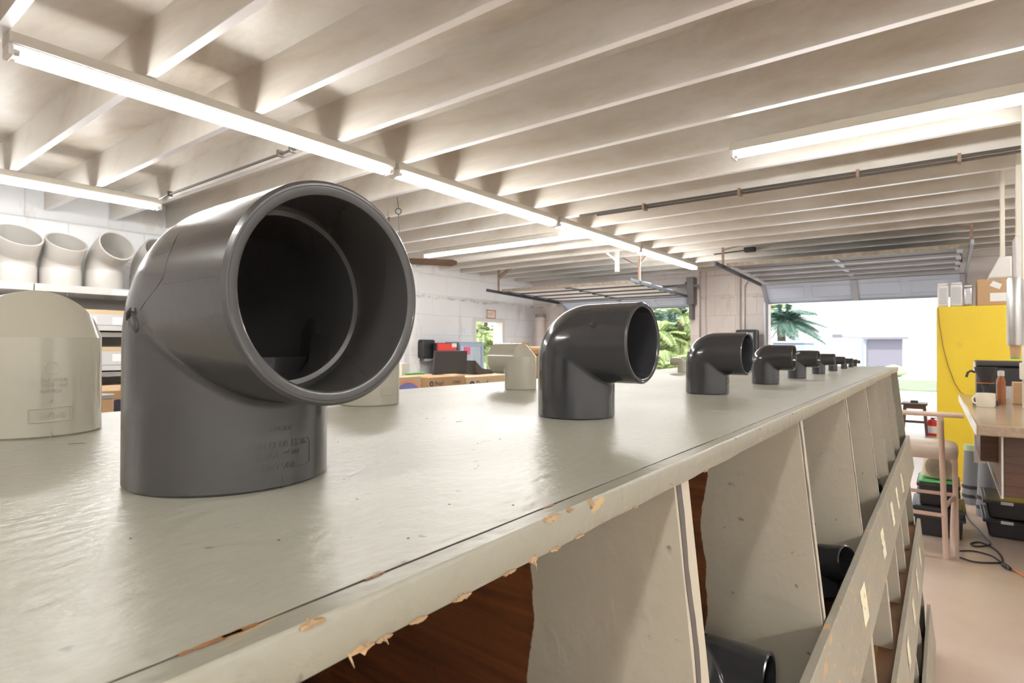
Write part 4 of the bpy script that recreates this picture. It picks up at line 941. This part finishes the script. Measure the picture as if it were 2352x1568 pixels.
# bar
ZB = 1.0
near, far = at(2243, 975, Z=ZB), at(2203, 905, Z=ZB)
bar = empty('coffee_bar', (.8, 5, 0), 'brown speckled laminate coffee bar with white edge at right', 'bar')
def slab(z0, z1, inset=0): 
    mb = MB(); mb.prism([(near.x + inset, near.y), (1.6, near.y + .05), (1.6, far.y), (far.x + inset, far.y)], 2, z0, z1); return mb
slab(ZB - .055, ZB).build('bar_top', 'bartop', bar, bevel=.006)
mb = MB(); mb.add([V((near.x - .004, near.y - .002, ZB - .054)), V((far.x - .004, far.y, ZB - .054)), V((far.x - .004, far.y, ZB - .002)), V((near.x - .004, near.y - .002, ZB - .002)),
                   V((near.x, near.y - .002, ZB - .054)), V((far.x, far.y, ZB - .054)), V((far.x, far.y, ZB - .002)), V((near.x, near.y - .002, ZB - .002))], [(0, 1, 2, 3), (7, 6, 5, 4), (0, 4, 5, 1), (1, 5, 6, 2), (2, 6, 7, 3), (3, 7, 4, 0)])
mb.build('edge_band', 'paintwhite', bar)
cl = at(2305, 1140, Y=3.98)
MB().box(cl.x, 1.5, 3.98, 5.9, cl.z, ZB - .057).build('cabinet_body', 'wood', bar, bevel=.004)
MB().box(cl.x - .008, cl.x, 3.972, 3.985, cl.z - .01, ZB - .057).build('chrome_edge', 'paintwhite', bar)
MB().beam((cl.x - .006, 3.975, cl.z - .006), (cl.x - .006, 5.85, cl.z - .006), .012).build('chrome_edge', 'steel', bar)
MB().box(cl.x - .09, cl.x - .03, 4.9, 4.93, cl.z + .02, ZB - .057).build('side_board', 'paintwhite', bar)
MB().box(cl.x - .08, cl.x - .001, 4.35, 4.9, cl.z + .12, ZB - .06).build('side_rack', 'wood', bar)
for x in (1.1, 1.5):
    for y in (4.1, 5.9): MB().box(x - .03, x + .03, y - .03, y + .03, 0, cl.z).build('leg', 'steel', bar)
# things on the bar
q = at(2265, 936, Z=ZB); mg = empty('mug', (q.x, q.y + .04, ZB), 'cream ceramic mug with handle on the coffee bar', 'mug')
MR = .052; cxm, cym = q.x, q.y + MR
prof = [(.001, 0), (MR * .9, 0), (MR, .012), (MR, .092), (MR - .005, .092), (MR - .006, .02), (.001, .018)]
MB().lathe([(r_, z + ZB + .001) for r_, z in prof], (cxm, cym, 0), 32).build('cup', 'ceramic', mg)
MB().tube([(cxm - MR * .92 - .022 * sin(t), cym - .02, ZB + .048 + .026 * cos(t)) for t in [pi * i / 10 for i in range(11)]], .006, 8).build('handle', 'ceramic', mg)
q = at(2272, 921, Z=ZB)
br = empty('coffee_dripper', (q.x, q.y + .1, ZB), 'black pour-over coffee cone on a stand behind the mug', 'coffee maker')
by = 5.15; bx = at(2263, 850, Y=by).x
MB().lathe([(.001, ZB + .002), (.070, ZB + .002), (.072, ZB + .035), (.064, ZB + .045), (.001, ZB + .045)], (bx, by, 0), 28).build('base', 'black', br)
MB().lathe([(.014, ZB + .045), (.013, ZB + .11), (.026, ZB + .145)], (bx, by, 0), 20).build('stem', 'charcoal', br)
MB().lathe([(.030, ZB + .148), (.052, ZB + .150), (.052, ZB + .156), (.030, ZB + .158)], (bx, by, 0), 24).build('plate', 'amber', br)
MB().lathe([(.034, ZB + .158), (.042, ZB + .19), (.056, ZB + .23), (.062, ZB + .262), (.057, ZB + .262), (.034, ZB + .17)], (bx, by, 0), 28).build('cone', 'black', br)
MB().tube([(bx - .055, by, ZB + .225), (bx - .078, by, ZB + .235), (bx - .095, by, ZB + .222), (bx - .104, by, ZB + .19)], .008, 8).build('handle', 'black', br)
q = at(2243, 898, Z=ZB + .06); 
bot = empty('bottle', (bx + .09, by + .12, ZB), 'amber bottle with white cap beside the coffee cone', 'bottle')
MB().lathe([(.001, ZB + .001), (.026, ZB + .001), (.026, ZB + .16), (.016, ZB + .20), (.001, ZB + .20)], (bx + .09, by + .12, 0), 20).build('bottle_body', 'amber', bot)
MB().lathe([(.001, ZB + .20), (.019, ZB + .20), (.019, ZB + .235), (.001, ZB + .238)], (bx + .09, by + .12, 0), 16).build('cap', 'paintwhite', bot)
a = at(2242, 828, Y=5.95); b = at(2352, 828, Y=5.95)
em = empty('espresso_machine', (a.x + .3, 6.0, ZB), 'large black coffee machine at the back of the bar', 'coffee maker')
MB().box(a.x, a.x + .62, 5.9, 6.15, ZB + .001, a.z - .04).build('body', 'black', em, bevel=.02); MB().box(a.x - .005, a.x + .62, 5.88, 6.16, a.z - .04, a.z).build('top_tray', 'charcoal', em, bevel=.01)
MB().box(a.x - .012, a.x - .005, 5.9, 6.14, ZB + .2, a.z - .01).build('side_plate', 'paintwhite', em)
MB().tube([(a.x + .36, 5.86, a.z - .12), (a.x + .37, 5.80, a.z - .10), (a.x + .46, 5.80, a.z - .09), (a.x + .5, 5.88, a.z - .1)], .01, 8).build('steam_handle', 'charcoal', em)
q = at(2322, 918, Z=ZB); solo(MB().lathe([(.001, ZB + .001), (.034, ZB + .001), (.04, ZB + .10), (.037, ZB + .10), (.032, ZB + .02), (.001, ZB + .02)], (q.x, q.y + .04, 0), 24), 'tumbler', 'clearplastic', 'clear plastic tumbler left of the kraft box on the bar', 'cup')
q0, q1 = at(2328, 928, Z=ZB), at(2352, 928, Z=ZB)
solo(MB().box(q0.x, q0.x + .2, q0.y, q0.y + .14, ZB + .001, at(2328, 878, Y=q0.y).z), 'kraft_box', 'cardboard', 'kraft box at the right edge on the bar', 'box', bevel=.004)
# cup dispenser on a post
pd = 4.9; a, b = at(2318, 638, Y=pd), at(2345, 793, Y=pd); xc = (a.x + b.x) / 2; Rd = (b.x - a.x) / 2 * 1.15 + .01
post = at(2349, 700, Y=pd + .14).x
cdp = empty('cup_dispenser', (xc, pd, ZB), 'brushed steel tube cup dispenser hanging on a cream post at right', 'dispenser')
MB().box(post + .0, post + .10, pd + .12, pd + .20, ZB + .001, ZD - .001).build('post', 'cream', cdp)
MB().lathe([(.001, a.z), (Rd * .9, a.z), (Rd, a.z - .02), (Rd, b.z + .01), (Rd * .95, b.z), (.001, b.z)], (xc, pd, 0), 32).build('barrel', 'steel', cdp)
MB().box(xc, post + .02, pd + .02, pd + .13, (a.z + b.z) / 2 - .02, (a.z + b.z) / 2 + .02).build('bracket', 'steel', cdp)
MB().lathe([(Rd * .72, b.z), (Rd * .60, b.z - .075)], (xc, pd, 0), 24).build('paper_cup', 'cardboard', cdp); MB().lathe([(Rd * .61, b.z - .05), (Rd * .57, b.z - .088), (.001, b.z - .088)], (xc, pd, 0), 24).build('cup_base_print', 'green', cdp)
q = at(2336, 840, Y=pd); solo(MB().box(post - .02, post + .14, pd + .02, pd + .119, q.z - .09, q.z + .02), 'wall_box', 'cream', 'cream box on the post below the cup dispenser', 'box', bevel=.006)

# bar stool
st = empty('bar_stool', (-.1, 4.9, 0), 'beige metal bar stool with padded seat at the end of the rack', 'stool')
zr = at(2150, 951, Y=4.66).z; xr0, xr1 = -.42, at(2213, 951, Y=4.66).x
MB().tube([(xr0, 4.66, zr), (xr1, 4.66, zr)], .017, 12).build('back_rail', 'beige_metal', st)
f1 = V((.006, 4.775, 0)); p1 = at(2160, 955, Y=4.66)
MB().tube([p1, f1], .017, 12).build('leg', 'beige_metal', st)
MB().tube([(-.37, 4.66, zr), (-.36, 4.775, 0)], .017, 12).build('leg', 'beige_metal', st)
q = at(2193, 1050, Y=5.1); MB().tube([(q.x, 5.1, q.z), (.065, 5.14, 0)], .017, 12).build('leg', 'beige_metal', st)
MB().tube([(-.36, 5.1, q.z), (-.40, 5.14, 0)], .017, 12).build('leg', 'beige_metal', st)
zs = at(2150, 1030, Y=4.95).z
se = MB(); n = 20; x0, x1, ya, yb = -.40, .075, 4.76, 5.14; rings = []
for f_, dz in ((.90, -.045), (.985, -.035), (1, 0), (.985, .03), (.90, .045), (.5, .055), (.02, .057)):
    cxs, cys, hx, hy = (x0 + x1) / 2, (ya + yb) / 2, (x1 - x0) / 2 * f_, (yb - ya) / 2 * f_
    rings.append([V((cxs + hx * math.copysign(abs(cos(t)) ** .35, cos(t)), cys + hy * math.copysign(abs(sin(t)) ** .35, sin(t)), zs + dz)) for t in [2 * pi * i / 32 for i in range(32)]])
se.rings(rings, cap=True); se.build('seat', 'vinyl', st, smooth=60)
za, zb2 = at(2170, 1165, Y=4.73).z, at(2170, 1183, Y=4.75).z
MB().tube([(-.36, 4.74, zb2 - .0), (0, 4.735, zb2)], .013, 10).build('stretcher', 'beige_metal', st)
MB().tube([(-.36, 5.1, za + .01), (.05, 5.12, za + .01)], .013, 10).build('stretcher', 'beige_metal', st)
MB().tube([(0, 4.74, za), (.055, 5.12, za)], .013, 10).build('stretcher', 'beige_metal', st); MB().tube([(-.37, 4.74, za), (-.37, 5.12, za)], .013, 10).build('stretcher', 'beige_metal', st)
q = at(2196, 1168, Y=5.0); MB().tube([(.052, 5.05, za), (.045, 4.95, za - .08), (.040, 4.85, za - .2), (.042, 4.80, .01)], .015, 10).build('brace', 'beige_metal', st)

# totes, fan, crates behind the stool
def tote(name, xa, xb, y0, y1, z0, z1, m, label, cat, group, ribn=2, lab=0):
    r = empty(name, ((xa + xb) / 2, (y0 + y1) / 2, z0), label, cat, group)
    mb = MB(); tp = .93; cxx, cyy = (xa + xb) / 2, (y0 + y1) / 2
    prof = [(tp * .97, z0), (tp, z0 + .01), (1, z1)]
    rings = []
    for f_, z in prof: rings.append([V((cxx + (x - cxx) * f_, cyy + (y - cyy) * f_, z)) for x, y in ((xa, y0), (xb, y0), (xb, y1), (xa, y1))])
    mb.rings(rings, cap=True); mb.build('tote_body', m, r, bevel=.012, seg=2, smooth=40)
    for k in range(ribn):
        z = z1 - .015 - k * .06; mb = MB(); e = .012; mb.box(xa - e, xb + e, y0 - e, y1 + e, z - .012, z + .012); mb.build('rim', m, r, bevel=.005)
    if lab: MB().box(cxx - .27, cxx - .20, y0 - e - .003, y0 - e - .001, z1 - .025, z1 - .003).build('label', 'paper', r)
    return r
GB = 'black totes stacked behind the stool'
q0, q1 = at(2110, 1226, Z=0), at(2208, 1240, Z=0); y0 = q0.y - .02; xa, xb = q0.x, at(2206, 1200, Y=y0).x
z1a = at(2150, 1165, Y=y0).z; z2a = at(2150, 1110, Y=y0 + .02).z
tote('storage_tote', xa - .03, xb + .02, y0, y0 + .42, .002, z1a, 'blackbin', 'black storage tote on the floor under the cream fan, bottom of its stack', 'bin', GB)
tote('storage_tote', xa, xb - .01, y0 + .01, y0 + .40, z1a + .002, z2a, 'blackbin', 'black storage tote directly under the green-lidded fan base, top of its stack', 'bin', GB)
solo(MB().box(xa + .0, xb - .015, y0 + .012, y0 + .39, z2a + .0005, z2a + .014), 'tote_lid', 'green', 'green lid under the cream fan', 'lid', bevel=.006)
zf = z2a + .015; xf0, xf1 = at(2122, 1080, Y=y0 + .1).x, at(2192, 1080, Y=y0 + .1).x; hf = at(2150, 1042, Y=y0 + .1).z - zf
fn = empty('box_fan', ((xf0 + xf1) / 2, y0 + .15, zf), 'cream box fan with round wire grille on top of the black totes', 'fan')
fcx, fcz = (xf0 + xf1) / 2, zf + hf / 2
MB().prism([(xf0 - .02, zf), (xf1 + .02, zf), (xf1, zf + hf), (xf0, zf + hf)], 1, y0 + .10, y0 + .24).build('housing', 'fanbody', fn, bevel=.03, seg=3)
gr = MB(); Rg = min(hf, xf1 - xf0) * .44
for k in range(1, 8): gr.tube([(fcx + Rg * k / 7 * cos(t), y0 + .088 - .012 * (1 - (k / 7) ** 2), fcz + Rg * k / 7 * sin(t)) for t in [2 * pi * i / 28 for i in range(29)]], .0028, 5)
for k in range(20): a_ = 2 * pi * k / 20; gr.tube([(fcx, y0 + .076, fcz), (fcx + Rg * cos(a_), y0 + .09, fcz + Rg * sin(a_))], .002, 5)
gr.build('grille', 'fanwire', fn)
MB().lathe([(Rg * .98, .0), (Rg * 1.05, .0), (Rg * 1.05, .012), (Rg * .98, .012)], T=Matrix.Translation((fcx, y0 + .099, fcz)) @ Matrix.Rotation(pi / 2, 4, 'X'), n=40).build('grille_ring', 'fanwire', fn)
# grey tapered bins right of it
GG = 'gray tapered bins behind the stool'
for (x0, x1, fy, ty, lab, m_) in ((2210, 2254, 1160, 1034, 'gray tapered bin with pale lid beside the yellow partition', 'greybin'), (2243, 2300, 1190, 1054, 'gray tapered bin under the edge of the coffee bar', 'greybin')):
    g0 = at((x0 + x1) / 2, fy, Z=0); w = (at(x1, fy, Y=g0.y).x - at(x0, fy, Y=g0.y).x) / 2; zt4 = at((x0 + x1) / 2, ty, Y=g0.y + w).z
    r = empty('waste_bin', (g0.x, g0.y + w, 0), lab, 'bin', GG)
    MB().lathe([(.001, .002), (w * 1.02, .002), (w, .10), (w * .96, .12), (w * .80, zt4 - .03), (w * .78, zt4)], (g0.x, g0.y + w, 0), 28).build('bin_body', m_, r)
    MB().lathe([(w * .82, zt4), (w * .84, zt4 + .05), (.001, zt4 + .055)], (g0.x, g0.y + w, 0), 28).build('lid', 'pale_leaf' if x0 == 2210 else 'greybin', r)
    for z in (.06, .14): MB().lathe([(w * 1.03, z), (w * 1.06, z + .01), (w * 1.06, z + .02), (w * 1.03, z + .03)], (g0.x, g0.y + w, 0), 28).build('band', 'blackbin', r)
q = at(2265, 1200, Z=0); q2 = at(2270, 1175, Z=0)
yc0 = 5.50; x0 = at(2250, 1190, Y=yc0).x
for k in range(2):
    tote('storage_crate', x0 + .03, x0 + .75, yc0, yc0 + .45, .002 + k * .14, .138 + k * .14, 'blackbin', ['black crate on the floor under the bar cabinet, bottom of the pair', 'black crate under the bar cabinet, upper of the pair'][k], 'crate', 'black crates under the bar', 1, 1)
# floor cord
P = [at(x, y, Z=.006) for x, y in ((2212, 1160), (2222, 1190), (2245, 1215), (2272, 1245), (2268, 1252), (2240, 1254), (2230, 1248), (2250, 1245), (2280, 1258), (2298, 1275), (2302, 1290), (2285, 1292), (2240, 1290), (2205, 1280))]
def smoothp(P, n=6):
    out = []
    for i in range(len(P) - 1):
        p0, p1, p2, p3 = P[max(i - 1, 0)], P[i], P[i + 1], P[min(i + 2, len(P) - 1)]
        for k in range(n):
            t = k / n; out.append(.5 * ((2 * p1) + (-p0 + p2) * t + (2 * p0 - 5 * p1 + 4 * p2 - p3) * t * t + (-p0 + 3 * p1 - 3 * p2 + p3) * t ** 3))
    return out + [P[-1]]
co = empty('power_cord', (P[8].x, P[8].y, 0), 'black power cord looped on the concrete floor, joined to an orange lead', 'cord')
MB().tube(smoothp(P), .0055, 6).build('cable', 'black', co)
P = [at(x, y, Z=.006) for x, y in ((2205, 1265), (2235, 1265), (2275, 1275), (2298, 1290), (2306, 1298))]; MB().tube(smoothp(P), .0055, 6).build('cable', 'black', co)
P = [at(x, y, Z=.008) for x, y in ((2318, 1304), (2330, 1310), (2352, 1322), (2385, 1345))]; MB().tube(smoothp(P), .006, 6).build('orange_lead', 'orange_cord', co)
a, b = at(2304, 1296, Z=.015), at(2320, 1306, Z=.015); MB().tube([a, (a + b) / 2, b], [.013, .016, .011], 10).build('plug', 'black', co)

# ------------------------------------------------------------------ doorway and outside
q = at(2098, 925, Y=11.2); ws = empty('low_stool', (q.x, 11.3, 0), 'low dark wooden stool in the bright right doorway', 'stool')
x0, x1 = at(2070, 925, Y=11.2).x, at(2131, 925, Y=11.2).x; zt5 = q.z
MB().prism([(x0, 11.1), (x1, 11.1), (x1, 11.5), (x0, 11.5)], 2, zt5 - .03, zt5).build('seat', 'wood', ws, bevel=.01)
MB().box(x0 + .04, x1 - .04, 11.13, 11.47, zt5 - .09, zt5 - .031).build('apron', 'wood', ws)
for sx in (0, 1):
    for sy in (0, 1):
        xx = x0 + .05 if not sx else x1 - .05; MB().beam((xx, 11.16 + .28 * sy, zt5 - .03), (xx + (.04 if sx else -.04), 11.14 + .32 * sy, 0), .04).build('leg', 'wood', ws)
MB().beam((x0 + .03, 11.15, .22), (x1 - .03, 11.15, .22), .02).build('stretcher', 'wood', ws)
MB().beam((x0 + .03, 11.45, .17), (x1 - .03, 11.45, .17), .02).build('stretcher', 'wood', ws)
q = at(2100, 922, Y=11.3); solo(MB().box(q.x - .05, q.x + .05, 11.25, 11.33, zt5 + .001, zt5 + .035), 'ashtray', 'charcoal', 'small dark dish on the low stool in the doorway', 'dish', bevel=.004)
q = at(2142, 1001, Z=0); fe = empty('fire_extinguisher', (q.x, q.y + .05, 0), 'red fire extinguisher with white label standing in the right doorway', 'fire extinguisher')
hx = at(2142, 960, Y=q.y).z
MB().lathe([(.001, .002), (.095, .002), (.1, .02), (.1, hx * .72), (.06, hx * .86), (.025, hx * .9), (.025, hx * .95), (.001, hx * .95)], (q.x, q.y + .1, 0), 24).build('cylinder', 'red', fe)
MB().lathe([(.1015, hx * .15), (.1015, hx * .55)], (q.x, q.y + .1, 0), 24).build('label_band', 'paper', fe); MB().box(q.x - .03, q.x + .08, q.y + .08, q.y + .12, hx * .95, hx).build('valve_handle', 'black', fe)
S(MB().box(-60, 40, YW + .2, 80, -.12, -.02).build('ground', 'asphalt', smooth=0))
S(MB().box(-40, XL - .2, -20, YW + .2, -.12, -.02).build('ground', 'asphalt', smooth=0))
tag(MB().box(-2.7, 12, 22.5, 29.5, -.02, .02).build('lawn', 'grass', smooth=0), 'strip of green lawn outside the right doorway', 'grass', kind='stuff')
# white house opposite
hs = empty('house', (-2, 40, 0), 'low white house across the yard with lilac-gray garage door', 'building')
HX0 = at(1840, 780, Y=40).x
MB().box(HX0, 14, 40, 46, -.02, 3.0).build('wall', 'housewhite', hs, smooth=0)
MB().prism([(39.4, 2.95), (46.5, 2.95), (43, 4.2)], 0, HX0 - .6, 14.5).build('roof', 'housewhite', hs, smooth=0)
q0, q1 = at(1992, 784, Y=39.9), at(2072, 784, Y=39.9); gd = MB().box(q0.x, q1.x, 39.93, 39.99, 0, 1.86).build('garage_door', 'lilac', hs, smooth=0)  # dark lilac covers only the shaded part; sunlit rest left as white wall
MB().box(q0.x - .3, q1.x + .3, 39.5, 39.92, 1.87, 1.98).build('door_canopy', 'lilac', hs, smooth=0)
MB().box(q0.x - .25, q0.x - .05, 39.85, 39.98, 0, 1.8).build('downpipe', 'bluegrey', hs, smooth=0)
q = at(2020, 842, Y=34); solo(MB().box(q.x - .28, q.x + .28, 34, 34.5, 0, .42), 'planter', 'navy', 'small dark blue tub in front of the far white house', 'planter', bevel=.08)
q0, q1 = at(1772, 790, Y=20), at(1846, 790, Y=20)
dm = empty('utility_trailer', ((q0.x + q1.x) / 2, 20, 0), 'pale blue-gray trailer parked outside left in the right doorway', 'trailer')
MB().box(q0.x, q1.x, 20, 22, .35, 1.50).build('body', 'bluegrey', dm, bevel=.05); MB().box(q0.x - .02, q1.x + .02, 19.97, 22.03, 1.50, 1.58).build('lid', 'bluegrey', dm, bevel=.02)
for x_ in (q0.x + .25, q1.x - .25):
    MB().lathe([(.001, -.08), (.30, -.08), (.32, -.05), (.32, .05), (.30, .08), (.001, .08)], T=Matrix.Translation((x_, 20.1, .31)) @ Matrix.Rotation(pi / 2, 4, 'X'), n=20).build('wheel', 'black', dm)
q = at(2052, 842, Y=33); bm_ = MB(); random.seed(9)
bm_.rings([[V((q.x + (.62 * sin(pi * (j + .3) / 8.6)) * (1 + .25 * noise.noise(V((i * .9, j, 1)))) * cos(2 * pi * i / 20), 33 + .6 * sin(pi * (j + .3) / 8.6) * sin(2 * pi * i / 20), .62 * j / 8 - .07 + .05 * noise.noise(V((i, j, 4))))) for i in range(20)] for j in range(9)], cap=True)
solo(bm_, 'bush', 'pale_leaf', 'small pale green bush near the far house, right of the dark tub', 'bush')
Yq = 30; a, b, c_ = at(1981, 840, Y=Yq), at(1979, 775, Y=Yq), at(1912, 770, Y=Yq)
lp = empty('lamp_post', (a.x, Yq, 0), 'thin pale gray post with a long arm across the yard', 'post')
MB().tube([(a.x, Yq, 0), (a.x, Yq, b.z - .1), (a.x - .15, Yq, b.z), (c_.x, Yq, c_.z)], .05, 8).build('pole', 'galv', lp)
MB().box(c_.x, c_.x + .38, Yq - .08, Yq + .08, c_.z - .12, c_.z + .05).build('lamp_head', 'lilac', lp)

def palm(x, y, h, nf, ln, label, group, m='foliage', trunk_r=.12, seed=0, shrub=False, cat='palm tree'):
    rnd = random.Random(seed)
    r = empty('palm_tree' if not shrub else 'palm_shrub', (x, y, 0), label, cat, group)
    MB().tube([(x + .1 * sin(i), y, h * i / 6 - .02) for i in range(7)], [trunk_r * (1.15 - .05 * i) for i in range(7)], 10).build('trunk', 'trunk', r)
    mb = MB()
    for k in range(nf):
        az = rnd.uniform(0, 2 * pi); el = rnd.uniform(-.2, 1.25); l_ = ln * rnd.uniform(.75, 1.1); z0 = h - rnd.random() * (h * .55 if shrub else .25)
        d = V((cos(az), sin(az), 0)); side = V((-sin(az), cos(az), 0)); pts = []
        for i in range(13):
            u = i / 12; pts.append(V((x, y, z0)) + d * (l_ * (u * cos(el) + .12 * u * u)) + V((0, 0, l_ * (u * sin(el) - .55 * u * u))))
        mb.tube(pts, [.014 * (1 - .7 * i / 12) for i in range(13)], 4)
        for i in range(2, 13):
            for s_ in (-1, 1):
                for sub in (0, .33, .66):
                    if i == 12 and sub: continue
                    p = pts[i].lerp(pts[min(i + 1, 12)], sub)
                    tdir = (pts[i] - pts[i - 1]).normalized(); w = l_ * .30 * sin(pi * (.15 + .8 * i / 13)) * rnd.uniform(.8, 1.1)
                    e = p + side * s_ * w * .8 + tdir * w * .6 + V((0, 0, -w * .35)); mid = (p + e) / 2 + V((0, 0, .04)); wd_ = tdir * (.016 * ln)
                    mb.add([p, mid + wd_, e, mid - wd_], [(0, 1, 2, 3)])
    mb.build('fronds', m, r, smooth=0); return r
q = at(1800, 740, Y=24)
palm(q.x, 24, 2.5, 60, 1.35, 'blue-green palm tree standing left in the right garage opening', 'trees outside', 'foliage2', .16, 3)
q = at(1786, 740, Y=27); palm(q.x - .6, 27, 3.0, 30, 1.5, 'second palm behind the blue-green one at the opening edge', 'trees outside', 'foliage', .16, 5)
k = 0
for px, Y, h, nf, ln, m_ in ((1515, 15.5, 1.9, 46, 1.2, 'foliage'), (1570, 16.2, 2.3, 46, 1.3, 'foliage'), (1450, 17.0, 2.4, 40, 1.4, 'foliage2'), (1545, 19.5, 3.2, 44, 1.7, 'foliage2'), (1605, 18.5, 2.8, 40, 1.5, 'foliage'), (1380, 18.0, 2.5, 36, 1.5, 'foliage'), (1490, 21, 3.4, 40, 1.9, 'foliage'), (1530, 14.2, .9, 40, 1.0, 'foliage'), (1585, 14.0, .8, 40, .95, 'foliage')):
    q = at(px, 780, Y=Y); lab = ['low bright palm shrub nearest the left garage opening', 'bright palm shrub at the right jamb of the left opening', 'darker palm shrub behind the second gray elbow', 'tall blue-green palm farther back through the left opening', 'palm shrub nearly hidden behind the pillar', 'palm shrub hidden behind the left part of the garage door', 'tallest palm at the back beyond the left opening', 'low fern-like palm at the foot of the foliage, left of the tiny cream elbow', 'low fern-like palm at the foot of the foliage by the right jamb'][k]
    palm(q.x, Y, h, nf, ln, lab, 'palms beyond the left garage door', m_, .10, 20 + k, True); k += 1
for k, (px, X, h, lab) in enumerate(((1096, -10.6, 1.9, 'leafy palm shrub outside the side doorway, left'), (1118, -12.6, 2.3, 'palm shrub farther out beyond the side doorway'))):
    q = at(px, 780, X=X); palm(X, q.y, h, 46, 1.1, lab, 'palms beyond the side doorway', 'foliage', .08, 50 + k, True)

# ------------------------------------------------------------------ world, sun, camera
w = bpy.data.worlds.new('sky'); SC.world = w; w.use_nodes = True; bg = w.node_tree.nodes['Background']
bg.inputs['Color'].default_value = (.93, .965, 1.0, 1); bg.inputs['Strength'].default_value = 2.4
sl = bpy.data.lights.new('sun', 'SUN'); sl.energy = 5; sl.angle = radians(1); sl.color = (1, .95, .85)
so = bpy.data.objects.new('sun', sl); COL.objects.link(so); so.rotation_euler = V((.45, .55, -.80)).to_track_quat('-Z', 'Y').to_euler(); so.location = (0, 0, 20)
cam = bpy.data.cameras.new('camera'); co_ = bpy.data.objects.new('camera', cam); COL.objects.link(co_)
cam.sensor_width = 36; cam.lens = 36 * FPX / 2352; cam.clip_start = .01; cam.clip_end = 300
R3 = Matrix((_r, _u, -_f)).transposed(); co_.matrix_world = Matrix.Translation(CAM) @ R3.to_4x4()
cam.dof.use_dof = True; cam.dof.focus_distance = .55; cam.dof.aperture_fstop = 22
SC.camera = co_
SC.view_settings.view_transform = 'Standard'; SC.view_settings.look = 'None'; SC.view_settings.gamma = 1; SC.view_settings.use_curve_mapping = False
SC.view_settings.exposure = 0.0
for o in list(bpy.data.objects):
    if '_o' in o: del o['_o']
